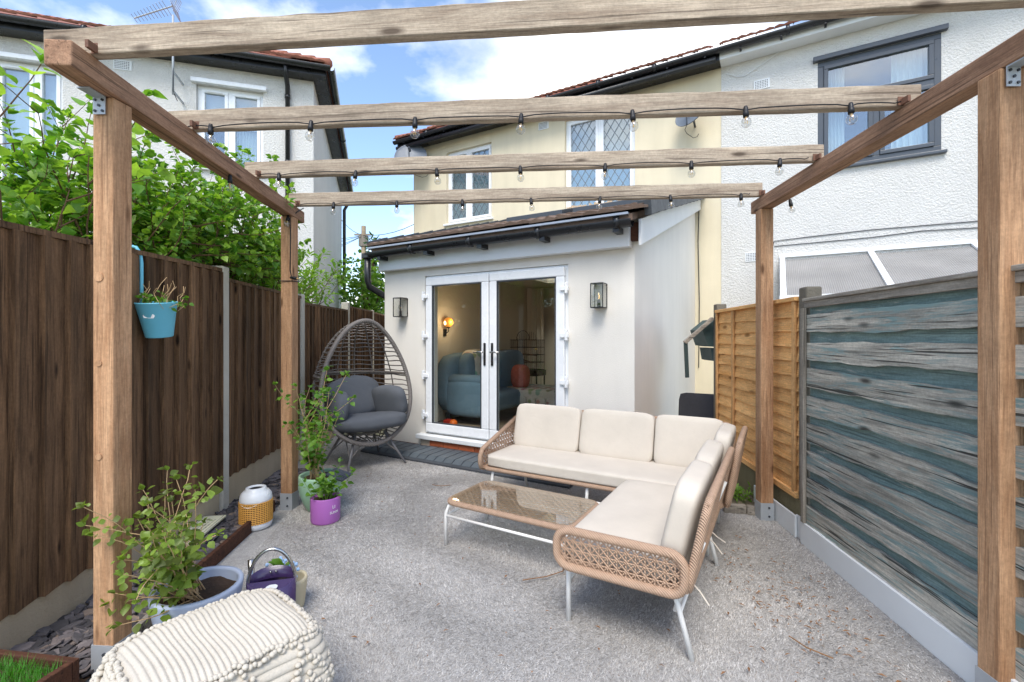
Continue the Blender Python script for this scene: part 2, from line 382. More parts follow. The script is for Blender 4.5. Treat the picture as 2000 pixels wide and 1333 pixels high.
# the pile of the outdoor carpet: short fibres lying in tufts
def carpet():
    N = 640000
    y = 1.05+(RNG.random(N)**1.7)*5.2; x = (RNG.random(N)*2-1)*np.minimum(1.25*y, 2.35)
    keep = (x > -2.25) & (x < 1.72+.098*y-.02)
    keep &= (x > np.interp(y, [1.2, 2.9, 3.75, 6], [-1.62, -1.66, -1.80, -2.3]))
    keep &= ((x+1.69)*.5+(y-6.12)*.866 < -.02)
    x, y = x[keep], y[keep]; n = len(x)
    # patches combed in different directions
    ang = 2.2*np.sin(x*3.1+1.3*np.sin(y*2.3))+1.7*np.sin(y*4.3+x*1.9)+RNG.normal(0, 1.1, n)
    L = RNG.uniform(.007, .018, n)*(1+.10*y); w = RNG.uniform(.0006, .0012, n)*(.7+.33*y); h = RNG.uniform(.003, .010, n)
    dx, dy = np.cos(ang), np.sin(ang)
    V = np.empty((n, 3, 3)); V[:, 0] = np.stack([x-dy*w, y+dx*w, np.full(n, .001)], 1); V[:, 1] = np.stack([x+dy*w, y-dx*w, np.full(n, .001)], 1)
    V[:, 2] = np.stack([x+dx*L, y+dy*L, h], 1)
    me = bpy.data.meshes.new('carpet_pile'); me.vertices.add(3*n); me.vertices.foreach_set('co', V.ravel())
    me.loops.add(3*n); me.loops.foreach_set('vertex_index', np.arange(3*n)); me.polygons.add(n)
    me.polygons.foreach_set('loop_start', np.arange(0, 3*n, 3)); me.polygons.foreach_set('loop_total', np.full(n, 3)); me.update()
    at = me.attributes.new('rnd', 'FLOAT', 'POINT'); at.data.foreach_set('value', np.repeat(RNG.random(n), 3))
    t = NT('grey_pile_fibre'); r = t.n('ShaderNodeAttribute'); r.attribute_name = 'rnd'; v = t.vec(rand=False)
    c = t.ramp(r.outputs['Fac'], (0, lin(140,137,133)), (.35, lin(186,182,178)), (.8, lin(217,214,210)), (1, lin(172,160,147)))
    c = t.mix(1.0, c, t.ramp(t.noise(v, 1.0, 7, .7), (.32, .68), (.62, 1.1)), 'MULTIPLY'); c = t.mix(1.0, c, t.ramp(t.noise(v, 14, 4, .7), (.3, .86), (.65, 1.06)), 'MULTIPLY')
    me.materials.append(t.done(c, .9, None, 0, .1))
    o = bpy.data.objects.new('carpet_pile', me); C.objects.link(o); tag(o, 'grey matted pile of the outdoor carpet covering the patio', 'carpet', kind='stuff')
carpet()

# ================================================================== houses
HF = Frame((-1.69, 6.12, 0), R(-30))          # extension's left front corner; x runs along the wall, y into the house
EXW, EXD = 3.32, 3.77
XL, XB, XR = -2.88, 3.72, 10.0                # cream house left edge, party line, white house right end
EAVE = 5.93
def wall_holes(mb, x0, x1, z0, z1, y, th, holes):
    xs = sorted({x0, x1, *[h[0] for h in holes], *[h[1] for h in holes]}); zs = sorted({z0, z1, *[h[2] for h in holes], *[h[3] for h in holes]})
    for i in range(len(xs)-1):
        for j in range(len(zs)-1):
            xc, zc = (xs[i]+xs[i+1])/2, (zs[j]+zs[j+1])/2
            if any(h[0] < xc < h[1] and h[2] < zc < h[3] for h in holes): continue
            mb.poly([(xs[i], y, zs[j]), (xs[i+1], y, zs[j]), (xs[i+1], y, zs[j+1]), (xs[i], y, zs[j+1])])
            mb.poly([(xs[i], y+th, zs[j]), (xs[i], y+th, zs[j+1]), (xs[i+1], y+th, zs[j+1]), (xs[i+1], y+th, zs[j])])
    for (a, b, c, d) in holes:
        for q in ([(a,y,c),(a,y+th,c),(a,y+th,d),(a,y,d)], [(b,y,c),(b,y,d),(b,y+th,d),(b,y+th,c)], [(a,y,d),(a,y+th,d),(b,y+th,d),(b,y,d)], [(a,y,c),(b,y,c),(b,y+th,c),(a,y+th,c)]): mb.poly(q)
    for q in ([(x0,y,z0),(x0,y,z1),(x0,y+th,z1),(x0,y+th,z0)], [(x1,y,z0),(x1,y+th,z0),(x1,y+th,z1),(x1,y,z1)], [(x0,y,z1),(x1,y,z1),(x1,y+th,z1),(x0,y+th,z1)]): mb.poly(q)
    return mb
def window(root, x0, x1, z0, z1, y, splits, fm, name='window', sash=.05, fr=.055, transom=None, lead=0, sill=True, blind=None, curtains=(), rec=.07, header=False, pane='glass_up', vents=()):
    """a window set into its opening: outer frame, one sash and pane per light, sill"""
    yy = y+rec; f = MB(); xs = [x0, *splits, x1]
    f.box(x0, x1, yy, yy+.07, z0, z0+fr); f.box(x0, x1, yy, yy+.07, z1-fr, z1); f.box(x0, x0+fr, yy, yy+.07, z0+fr, z1-fr); f.box(x1-fr, x1, yy, yy+.07, z0+fr, z1-fr)
    w = f.build(name, fm, root, bevel=.006)
    rows = [(z0+fr, z1-fr)] if transom is None else [(z0+fr, transom-fr/2), (transom+fr/2, z1-fr)]
    if transom is not None: MB().box(x0+fr, x1-fr, yy-.002, yy+.066, transom-fr/2, transom+fr/2).build('transom', fm, w, bevel=.005)
    for ri, (a, b) in enumerate(rows):
        cols = xs if (transom is None or ri == 0) else [x0, x1]
        for i in range(len(cols)-1):
            l = cols[i]+(fr if i == 0 else fr/2); r = cols[i+1]-(fr if i == len(cols)-2 else fr/2)
            if i > 0: MB().box(cols[i]-fr/2, cols[i]+fr/2, yy-.003, yy+.064, a, b).build('mullion', fm, w, bevel=.005)
            s = MB(); s.box(l, r, yy-.018, yy+.05, a, a+sash); s.box(l, r, yy-.018, yy+.05, b-sash, b); s.box(l, l+sash, yy-.018, yy+.05, a+sash, b-sash); s.box(r-sash, r, yy-.018, yy+.05, a+sash, b-sash)
            s.build('sash', fm, w, bevel=.006)
            pl, pr, pa, pb = l+sash, r-sash, a+sash, b-sash
            MB().box(pl-.005, pr+.005, yy+.018, yy+.024, pa-.005, pb+.005).build('pane', MW[pane], w)
            if lead:
                m = MB(); stp = lead; h = stp*1.55
                def clip(p, q):
                    t0, t1 = 0., 1.; dx, dz = q[0]-p[0], q[1]-p[1]
                    for pp, qq in ((-dx, p[0]-pl), (dx, pr-p[0]), (-dz, p[1]-pa), (dz, pb-p[1])):
                        if abs(pp) < 1e-9:
                            if qq < 0: return
                        else:
                            tt = qq/pp
                            if pp < 0: t0 = max(t0, tt)
                            else: t1 = min(t1, tt)
                    if t0 < t1: m.bar((p[0]+dx*t0, yy+.0145, p[1]+dz*t0), (p[0]+dx*t1, yy+.0145, p[1]+dz*t1), .011, .005, Vector((0, 1, 0)))
                H, Wd = pb-pa, pr-pl; k = -int(H/h*1)-2
                while k*stp < Wd+H/h*stp+stp:
                    clip((pl+k*stp, pa), (pl+k*stp+H/h*stp, pb)); clip((pl+k*stp, pb), (pl+k*stp+H/h*stp, pa)); k += 1
                m.build('lead_lattice', MW['lead'], w)
            if (ri, i) in vents or i in vents: MB().box(l+.08, r-.08, yy-.03, yy-.016, b-.038, b-.016).build('trickle_vent', fm, w, bevel=.004)
    if sill: MB().box(x0-.05, x1+.05, y-.06, yy+.02, z0-.045, z0-.001).build('sill', fm, w, bevel=.008)
    if header: MB().box(x0-.06, x1+.06, y-.07, y+.05, z1+.001, z1+.07).build('drip_header', fm, w, bevel=.006)
    if blind: MB().box(x0+.03, x1-.03, yy+.10, yy+.11, z1-(z1-z0)*blind, z1-.02).build('blind', MW['blind'], w)
    for (ca, cb) in curtains:
        m = MB(); n = 26; pts = [(ca+(cb-ca)*i/n, yy+.16+.025*math.sin(i*1.55), 0) for i in range(n+1)]
        for i in range(n): m.poly([(pts[i][0], pts[i][1], z0+.03), (pts[i+1][0], pts[i+1][1], z0+.03), (pts[i+1][0], pts[i+1][1], z1-.03), (pts[i][0], pts[i][1], z1-.03)])
        m.build('curtain', MW['curtain'], w, True)
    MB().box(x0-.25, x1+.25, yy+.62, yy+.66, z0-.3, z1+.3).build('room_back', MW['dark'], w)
    return w
def gutter(root, p, q, joints=()):
    p, q = Vector(p), Vector(q); d, sd, u = frame_from(q-p); m = MB(); n = 10
    prof = [(-.06, .0)]+[(-.06*math.cos(math.pi*i/n), -.06*math.sin(math.pi*i/n)-.005) for i in range(n+1)]+[(.06, .0), (.054, .0)]+[(.054*math.cos(math.pi*i/n), -.054*math.sin(math.pi*i/n)-.005) for i in range(n+1)]+[(-.054, 0)]
    b = len(m.v); k = len(prof)
    for c in (p, q): m.v += [tuple(c+sd*a+u*z) for a, z in prof]
    for i in range(k): j = (i+1) % k; m.f.append((b+i, b+j, b+k+j, b+k+i))
    gt = m.build('gutter', MW['black'], root, True)
    for t in joints:
        c = p.lerp(q, t); mm = MB()
        mm.tube([c-d*.025+u*-.012, c+d*.025+u*-.012], .066, 12); mm.build('gutter_joint', MW['black'], gt, True)
    return gt
def vent(root, x, z, y, w=.22, h=.15):
    m = MB().box(x-w/2, x+w/2, y-.012, y+.01, z-h/2, z+h/2); vb = m.build('air_vent', MW['trim'], root)
    hh = MB()
    for i in range(8):
        for j in range(5): hh.box(x-w*.42+i*w*.105, x-w*.42+i*w*.105+w*.05, y-.015, y-.008, z-h*.38+j*h*.165, z-h*.38+j*h*.165+h*.08)
    hh.build('vent_holes', MW['dark'], vb)
    return vb
def tile_mesh(w, l, m, roll=True):
    b = MB(); n = 8; th = .02
    prof = [(-w/2+w*i/n, (.016*math.sin(math.pi*i/n*2)**2 if roll else 0)) for i in range(n+1)]
    for (yy, zo) in ((0, .018), (l, 0)):
        for x, z in prof: b.v.append((x, yy, z+zo+th))
        for x, z in prof: b.v.append((x, yy, z*0+zo-.002))
    k = n+1
    for i in range(n):
        b.f.append((i, i+1, 2*k+i+1, 2*k+i)); b.f.append((i, k+i, k+i+1, i+1))
    b.f.append((0, 2*k, 3*k, k)); b.f.append((n, k+n, 3*k+n, 2*k+n))
    return b.mesh('roof_tile', m)
TILE_R = tile_mesh(.245, .38, MW['tile_red']); TILE_B = tile_mesh(.295, .37, MW['tile_brown'])
def hip_roof(root, x0, x1, y0, y1, z, pitch, hipL, hipR, mat, ridge=True):
    hw = (y1-y0)/2; h = hw*math.tan(pitch); ym = (y0+y1)/2; a = x0+(hw if hipL else 0); b = x1-(hw if hipR else 0)
    m = MB(); v = [(x0,y0,z),(x1,y0,z),(x1,y1,z),(x0,y1,z),(a,ym,z+h),(b,ym,z+h)]
    m.v = v; m.f = [(0,1,5,4),(2,3,4,5),(3,0,4),(1,2,5),(0,3,2,1)]
    r = m.build('roof', mat, root)
    cp, sp = math.cos(pitch), math.sin(pitch)
    for k in range(2):              # the two lowest courses show at the eave
        n = int((x1-x0)/.25); oy = k*.33
        for i in range(n):
            xx = x0+.13+i*.25
            if hipL and xx-x0 < oy*cp+.1: continue
            if hipR and x1-xx < oy*cp+.1: continue
            inst(TILE_R, 'roof_tile', r, (xx, y0-.05+oy*cp, z-.02+oy*sp+.01+random.uniform(0,.006)), (pitch, random.uniform(-.02,.02), random.uniform(-.02,.02)))
    for (fl, xx, sx) in ((hipL, x0, 1), (hipR, x1, -1)):      # hip tiles
        if not fl: continue
        n = int(hw/.3); dz = Vector((sx, 1, math.tan(pitch))); dz.normalize()
        for i in range(n):
            p = Vector((xx, y0, z))+dz*(.02+i*.40); q = p+dz*.44
            mm = MB(); mm.tube([p+Vector((0,0,.03)), q+Vector((0,0,.012))], [.085, .07], 8); mm.build('hip_tile', MW['tile_red'], r, True)
    return r

# ---- the cream rendered house and its white pebble-dashed neighbour share one rear wall line
cream = thing('house', 'cream rendered house with leaded windows rising behind the white extension', 'house', HF.o, HF.rz)
white = thing('house', 'white pebbledash house with dark grey framed window beside the cream one', 'house', HF.o, HF.rz)
YM = EXD
def hw(px, py, yl=YM): return HF.hit(px, py, yl)
c1 = (hw(872, 300)[0], hw(960, 300)[0], (hw(875, 440)[1]+hw(958, 424)[1])/2, (hw(872, 300)[1]+hw(960, 276)[1])/2)
c2 = (hw(1103, 260)[0], hw(1240, 260)[0], hw(1170, 395)[1]-.12, hw(1103, 240)[1]+.05)
wall_holes(MB(), XL, XB, 0, EAVE, YM, .3, [c1, c2]).build('wall', MW['cream'], cream)
wi = window(cream, *c1, YM, [(c1[0]*.52+c1[1]*.48)], MW['upvc'], lead=.14, blind=.999, pane='glass_up', vents=((0, 0),))
wi = window(cream, *c2, YM, [(c2[0]*.5+c2[1]*.5)], MW['upvc'], lead=.155, pane='glass_up', blind=.999)
MB().box(XL-.001, XL+.02, YM+.3, YM+8, 0, EAVE).build('side_wall', MW['cream'], cream)
vx, vz = hw(1062, 246); vent(cream, vx, vz, YM)
g1 = (hw(1597, 300)[0], hw(1838, 200)[0], (hw(1597, 328)[1]+hw(1838, 300)[1])/2, (hw(1594, 128)[1]+hw(1836, 62)[1])/2)
wall_holes(MB(), XB+.002, XR, 0, EAVE, YM-.012, .3, [g1]).build('wall', MW['pebble'], white)
tz = g1[2]+(g1[3]-g1[2])*.60
gw = window(white, *g1, YM-.012, [(g1[0]*.5+g1[1]*.5)], MW['upvc_grey'], fr=.075, sash=.055, transom=tz, curtains=((g1[0]+.06, g1[0]+.34), (g1[1]-.5, g1[1]-.05)), header=True, pane='glass_up', rec=.0)
for px, py in ((1488, 166), (1471, 502)): x, z = hw(px, py); vent(white, x, z, YM-.012)
MB().box(XR-.02, XR, YM+.3, YM+8, 0, EAVE).build('side_wall', MW['pebble'], white)
for rt, xa, xb, fl in ((cream, XL-.3, XB-.002, True), (white, XB+.002, XR+.2, False)):
    hip_roof(rt, xa, xb, YM-.32, YM+8.3, EAVE+.04, R(29.5), fl, False, MW['tile_red'])
    sf = MB().box(xa+(.02 if fl else 0), xb, YM-.26, YM-.015, EAVE-.13, EAVE+.02); sf.build('soffit', MW['black'] if fl else MW['trim'], rt)
    gutter(rt, (xa, YM-.34, EAVE+.0), (xb, YM-.34, EAVE+.0), [i/7 for i in range(1, 7)])
    for i in range(12):
        xx = xa+.3+i*(xb-xa-.5)/11; MB().bar((xx, YM-.27, EAVE-.09), (xx, YM-.36, EAVE-.075), .03, .012).build('gutter_bracket', MW['black'], rt)
# a thicker rainwater pipe runs along under the cream house's gutter
MB().tube([(XL-.25, YM-.30, EAVE-.15), (XB-.05, YM-.30, EAVE-.13)], .05, 10).build('rainwater_pipe', MW['black'], cream, True)
MB().tube([(XL-.012, YM+.02, EAVE-.1), (XL-.012, YM+.02, .1)], .012, 6).build('corner_cable', MW['cable'], cream)
x5, z5 = HF.hit(1362, 470, YM-.02)
MB().tube([(x5+.02, YM-.012, .9), (x5+.03, YM-.012, 2), (x5+.01, YM-.012, 3), (x5+.03, YM-.012, 3.75)], .007, 6).build('wall_cable', MW['cable'], cream)
MB().box(EXW+.01, XB-.01, YM-.03, YM-.001, 0, .12).build('dark_plinth', MW['black'], cream)
# telephone wire hanging from the white house's gutter and cables across its wall
def wire(root, pts, r, m='cable', name='wall_cable'):
    return MB().tube([Vector(p) for p in pts], r, 5).build(name, MW[m], root)
p = [hw(a, b) for a, b in ((1560, 55), (1540, 90), (1500, 120), (1455, 150), (1440, 152), (1420, 146))]; wire(white, [(x, YM-.03, z) for x, z in p], .006, 'trim')
for rows in (((1500, 520), (1512, 472), (1560, 466), (1700, 450), (1908, 433), (2000, 428)), ((1512, 482), (1600, 474), (1700, 465), (1800, 452), (1908, 446), (2000, 440))):
    p = [hw(a, b) for a, b in rows]; wire(white, [(x, YM-.022, z) for x, z in p], .006, 'darkgrey')
# satellite dishes
def dish(px, py, yl, r, tilt, label, face):
    x, z = HF.hit(px, py, yl); w = HF.wld(x, yl, z); th = thing('satellite_dish', label, 'satellite dish', w, HF.rz)
    M = Matrix.Rotation(face, 4, 'Z') @ Matrix.Rotation(R(90-tilt), 4, 'X')
    prof = [(.0, 0)]+[(r*i/8, .16*r*(i/8)**2) for i in range(1, 9)]+[(r*1.02, .16*r+.006), (r, .16*r-.012)]+[(r*i/8, .16*r*(i/8)**2-.012) for i in range(7, -1, -1)]
    MB().lathe(prof, 28, axis=M).build('reflector', plain('grey_dish_metal', lin(104,112,122), .45, .06), th, True)
    tip = M @ Vector((0, r*.1, .75*r)); foot = M @ Vector((0, r*.95, .14*r))
    if foot.z > 0: foot = M @ Vector((0, -r*.95, .14*r))
    MB().tube([foot, tip], .012, 6).build('feed_arm', MW['darkgrey'], th)
    MB().tube([tip, tip+(Vector((0,0,0))-tip).normalized()*.10], .03, 10).build('receiver_head', MW['darkgrey'], th, True)
    back = Vector((0, YM-yl, -.1)); MB().tube([(0, .02, 0), (0, (YM-yl)*.5, -.06), tuple(back)], .018, 6).build('wall_bracket', MW['darkgrey'], th)
    MB().tube([tuple(foot), (foot.x-.04, foot.y+.05, foot.z-.06), (foot.x-.02, foot.y+.10, foot.z-.10), (foot.x+.05, (YM-yl)*.6, foot.z-.11), (foot.x+.10, (YM-yl)*.8, foot.z-.08), (foot.x+.12, YM-yl-.02, foot.z-.02)], .005, 5).build('coax_cable', MW['cable'], th)
    return th
dish(803, 309, YM-.35, .36, 25, 'grey satellite dish at the corner of the cream house under the gutter', R(30))
dish(1352, 222, YM-.30, .27, 25, 'small satellite dish with receiver arm on the cream wall beside the white house', R(-25))
# neighbour's lean-to roof of ribbed plastic sheets
lean = thing('lean_to_roof', 'grey ribbed plastic lean-to roof with white bars on the white house', 'lean-to', HF.o, HF.rz)
xa, za = hw(1528, 508); LD, LZ = 1.55, .70; xe = xa+4.2
def lp(x, t, dz=0): return Vector((x, YM-.02-LD*t, za-LZ*t+dz))
t = NT('ribbed_polycarbonate'); w = t.n('ShaderNodeTexWave'); w.inputs['Scale'].default_value = 14; w.bands_direction = 'X'; t.l(t.vec(rand=False), w.inputs[0]); n = t.noise(t.vec(rand=False), 2.2, 5)
MW['poly'] = t.done(t.mix(1.0, t.mix(n, lin(112,110,108), lin(164,160,156)), t.ramp(w.outputs['Fac'], (.0, .72), (.35, 1.05)), 'MULTIPLY'), .3, t.bump(w.outputs['Fac'], .4, .01), 0, .5)
bars = [xa, xa+1.08, xa+2.16, xa+3.24, xe]
for i in range(4):
    m = MB(); a, b = bars[i]+.02, bars[i+1]-.02; m.prism([lp(a, .02), lp(b, .02), lp(b, .99), lp(a, .99)], 0, (0, 0, -.012)); m.build('roof_sheet', MW['poly'], lean)
for x in bars: MB().bar(lp(x, 0, .02), lp(x, 1.0, .02), .07, .035).build('glazing_bar', MW['upvc'], lean, bevel=.006)
MB().bar(lp(xa-.04, 1.0, -.01), lp(xe, 1.0, -.01), .06, .07).build('eave_beam', MW['upvc'], lean)
MB().bar(lp(xa-.04, -.005, .05), lp(xe, -.005, .05), .05, .05).build('wall_flashing', MW['trim'], lean)
for x in (xa, xe): MB().box(x-.04, x+.04, YM-LD-.02, YM-LD+.06, 0, za-LZ-.04).build('post', MW['upvc'], lean)
MB().box(xa, xe, YM-LD-.01, YM-LD+.03, 0, 1.0).build('low_wall', MW['pebble'], lean)

# ---- the white single-storey extension with its french doors
ext = thing('house_extension', 'white rendered single-storey extension with french doors under a brown tiled roof', 'extension', HF.o, HF.rz)
DX0, DX1, DZ0, DZ1 = .69, 2.63, .18, 2.17
WH = 2.5
wall_holes(MB(), 0, EXW, .0, WH, 0, .25, [(DX0, DX1, .19, DZ1)]).build('front_wall', MW['render_white'], ext)
def rz_(y): return 2.60+(y+.28)*(3.82-2.60)/(EXD+.28)          # roof surface height
m = MB(); m.prism([(EXW, .25, 0), (EXW, EXD, 0), (EXW, EXD, rz_(EXD)-.1), (EXW, .25, rz_(.25)-.1)], 0, (-.25, 0, 0)); m.build('side_wall', MW['render_white'], ext)
m = MB(); m.prism([(EXW-.25, .25, WH), (EXW, .25, WH), (EXW, 0.0, WH), (EXW-.25, 0.0, WH)], 0, (0, 0, .06)); m.build('wall_cap', MW['render_white'], ext)
m = MB(); m.prism([(0, .25, 0), (.25, .25, 0), (.25, EXD, 0), (0, EXD, 0)], 0, (0, 0, WH)); m.build('side_wall', MW['render_white'], ext)
m = MB().box(.251, .27, .251, EXD, .2, 2.38).box(EXW-.27, EXW-.251, .251, EXD, .2, 2.38).box(.27, EXW-.27, EXD-.03, EXD-.005, .2, 2.38); m.build('room_wall', MW['room'], ext)
MB().box(.25, EXW-.25, .1, EXD, .12, .185).build('room_floor', MW['roomfloor'], ext)
SKY = [(.95, 1.75, 1.75, 3.0), (2.05, 2.85, 1.75, 3.0)]        # roof windows (x0, x1, y0, y1)
m = MB(); xs = [.25, .95, 1.75, 2.05, 2.85, EXW-.25]; ys = [.25, 1.75, 3.0, EXD]
for i in range(5):
    for j in range(3):
        if not (j == 1 and i in (1, 3)): m.box(xs[i], xs[i+1], ys[j], ys[j+1], 2.38, 2.42)
for (x0, x1, y0, y1) in SKY:            # shaft linings up to the roof
    for q in ([(x0,y0),(x1,y0)], [(x1,y0),(x1,y1)], [(x1,y1),(x0,y1)], [(x0,y1),(x0,y0)]):
        (xa_, ya_), (xb_, yb_) = q; zt_ = lambda y: 2.60+(y+.28)*(3.82-2.60)/(EXD+.28)-.1
        m.poly([(xa_, ya_, 2.40), (xb_, yb_, 2.40), (xb_, yb_, zt_(yb_)), (xa_, ya_, zt_(ya_))])
m.build('room_ceiling', MW['room'], ext)
# roof: deck, tiles laid in courses, verge units
th = math.atan2(3.82-2.60, EXD+.28)
m = MB(); xs = [.03, .95, 1.75, 2.05, 2.85, EXW+.05]; ys = [-.26, 1.75, 3.0, EXD-.01]
for i in range(5):
    for j in range(3):
        if j == 1 and i in (1, 3): continue
        ya_, yb_ = ys[j], ys[j+1]; m.prism([(xs[i], ya_, rz_(ya_)-.065), (xs[i], yb_, rz_(yb_)-.065), (xs[i], yb_, rz_(yb_)-.13), (xs[i], ya_, rz_(ya_)-.13)], 0, (xs[i+1]-xs[i], 0, 0))
rf = m.build('roof', MW['tile_brown'], ext)
for (x0, x1, y0, y1) in SKY:
    m = MB(); e_ = .07
    for (a_, b_, c_, d_) in ((x0-e_, x1+e_, y0-e_, y0+.02), (x0-e_, x1+e_, y1-.02, y1+e_), (x0-e_, x0+.02, y0+.02, y1-.02), (x1-.02, x1+e_, y0+.02, y1-.02)):
        m.prism([(a_, c_, rz_(c_)-.08), (a_, d_, rz_(d_)-.08), (a_, d_, rz_(d_)+.065), (a_, c_, rz_(c_)+.065)], 0, (b_-a_, 0, 0))
    rw = m.build('roof_window', MW['darkgrey'], ext, bevel=.006)
    MB().poly([(x0, y0, rz_(y0)+.03), (x1, y0, rz_(y0)+.03), (x1, y1, rz_(y1)+.03), (x0, y1, rz_(y1)+.03)]).build('pane', MW['glass'], rw)
for j in range(13):
    yy = -.28+j*.322*math.cos(th)
    for i in range(12):
        xx = .13+i*.292
        if any(x0-.20 < xx < x1+.20 and y0-.36 < yy < y1+.05 for x0, x1, y0, y1 in SKY): continue
        inst(TILE_B, 'roof_tile', rf, (xx, yy, rz_(yy)-.045+random.uniform(-.003, .006)), (th, random.uniform(-.012, .012), random.uniform(-.012, .012)))
vm = MB(); vm.box(-.03, .035, 0, .33, -.115, .0); vm.box(-.09, .035, 0, .33, 0, .022); vme = vm.mesh('verge_unit', MW['tile_dark'])
for j in range(12):
    yy = -.16+j*.325*math.cos(th); inst(vme, 'verge_unit', rf, (EXW+.16, yy, rz_(yy)+.012+.0), (th+.03, 0, 0))
vl = MB(); vl.box(-.03, .03, 0, .33, -.09, .018); vlm = vl.mesh('verge_unit', MW['tile_dark'])
for j in range(12):
    yy = -.28+j*.325*math.cos(th); inst(vlm, 'verge_unit', rf, (-.005, yy, rz_(yy)+.008), (th+.05, 0, 0))
MB().bar((.0, EXD-.10, rz_(EXD)-.02), (EXW+.12, EXD-.10, rz_(EXD)-.02), .18, .03).build('lead_flashing', MW['lead'], rf)
m = MB(); n = 24
for i in range(n): m.box(1.0+i*.05, 1.045+i*.05, EXD-.014, EXD-.001, rz_(EXD)+.02, rz_(EXD)+.06+random.uniform(0, .05))
m.build('mortar_fillet', plain('rough_mortar', lin(196,170,140), .95, .2, 30, .7), rf)
fa = MB().box(-.012, EXW-.02, -.10, -.012, 2.27, 2.52); fa.build('fascia', MW['trim'], ext, bevel=.006)
MB().box(EXW-.02, EXW+.05, -.06, -.002, 2.33, 2.50).build('rafter_end', MW['redbrown'], ext)
m = MB(); m.prism([(EXW+.065, -.10, 2.27), (EXW+.065, EXD-.02, rz_(EXD)-.29), (EXW+.065, EXD-.02, rz_(EXD)-.075), (EXW+.065, -.10, 2.52)], 0, (.025, 0, 0)); m.build('barge_board', MW['trim'], ext, bevel=.004)
gt = gutter(ext, (-.07, -.225, 2.49), (EXW+.04, -.225, 2.49), (.22, .47, .72, .96))
MB().box(.0, EXW+.02, -.30, -.18, 2.528, 2.548).build('gutter_guard', plain('pale_gutter_lip', lin(150,158,170), .3, .05), gt)
for i in range(5): MB().box(.1+i*.77, .16+i*.77, -.24, -.10, 2.39, 2.44).build('gutter_bracket', MW['black'], gt)
dp = MB(); dp.tube([(-.075, -.225, 2.46), (-.075, -.225, 2.14), (-.07, -.20, 2.06), (-.03, .10, 1.93), (-.03, .3, 1.9)], .042, 10); dp.build('downpipe', MW['black'], ext, True)
MB().box(-.13, -.02, -.28, -.17, 2.42, 2.49).build('gutter_outlet', MW['black'], ext, bevel=.01)
# door opening: outer frame, two glazed leaves, sill, brick plinth
ym = (DX0+DX1)/2
fr = MB().box(DX0+.003, DX0+.06, .02, .10, DZ0+.03, DZ1-.003).box(DX1-.06, DX1-.003, .02, .10, DZ0+.03, DZ1-.003).box(DX0+.06, DX1-.06, .02, .10, DZ1-.06, DZ1-.003).box(DX0+.06, DX1-.06, .02, .10, DZ0+.03, DZ0+.07)
fr.build('door_frame', MW['upvc'], ext, bevel=.006)
for (a, b, hs) in ((DX0+.035, ym-.006, 0), (ym+.006, DX1-.035, 1)):
    f = MB(); s = .098; z0, z1 = DZ0+.055, DZ1-.03
    f.box(a, b, -.03, .04, z0, z0+s*1.15); f.box(a, b, -.03, .04, z1-s, z1); f.box(a, a+s, -.03, .04, z0+s*1.15, z1-s); f.box(b-s, b, -.03, .04, z0+s*1.15, z1-s)
    d = f.build('door', MW['upvc'], ext, bevel=.012, seg=3)
    MB().box(a+s-.006, b-s+.006, .0, .006, z0+s, z1-s+.006).build('pane', MW['glass'], d)
    bd = MB(); q = .012; A, B, Z0, Z1 = a+s, b-s, z0+s*1.15, z1-s
    bd.box(A, A+q, -.026, .0, Z0, Z1); bd.box(B-q, B, -.026, .0, Z0, Z1); bd.box(A+q, B-q, -.026, .0, Z0, Z0+q); bd.box(A+q, B-q, -.026, .0, Z1-q, Z1)
    bd.build('glazing_gasket', MW['darkgrey'], d)
    hx = b-.045 if hs == 0 else a+.045; sg = -1 if hs == 0 else 1
    MB().box(hx-.015, hx+.015, -.043, -.03, 1.08, 1.34).build('handle_plate', MW['black'], d, bevel=.006)
    MB().tube([(hx, -.04, 1.235), (hx, -.075, 1.235), (hx+sg*.015, -.085, 1.235), (hx+sg*.125, -.085, 1.238)], .0095, 8).build('handle', MW['chrome'], d, True)
    MB().tube([(hx, -.043, 1.13), (hx, -.05, 1.13)], .009, 10).build('lock_barrel', MW['chrome'], d)
    for k in range(4):
        zz = .42+k*.49; xx = a-.005 if hs == 0 else b+.005
        MB().box(xx-.045, xx+.045, -.052, -.018, zz, zz+.045).box(xx-(.035 if hs == 0 else -.01), xx+(-.01 if hs == 0 else .035), -.055, -.02, zz-.03, zz+.085).build('hinge', MW['upvc'], d, bevel=.005)
MB().box(DX0-.07, DX1+.07, -.10, .03, DZ0-.03, DZ0+.025).build('door_sill', MW['trim'], ext, bevel=.008)
bp = MB().box(DX0-.02, DX1+.02, -.055, -.005, 0, .149).build('plinth', MW['mortar'], ext)
bm = MB().box(-.108, .108, -.008, .008, -.031, .031).mesh('brick', MW['brick'])
for r_ in range(2):
    n = 9
    for i in range(n):
        x = DX0+.10+i*.222+(.0 if r_ == 0 else -.08)
        if DX0-.02 < x-.1 and x+.1 < DX1+.03: inst(bm, 'brick', bp, (x, -.059, .036+r_*.074), (0, 0, 0))
MB().box(-.012, DX0-.1, -.02, -.002, 0, .06).build('base_course', MW['redbrown'], ext)
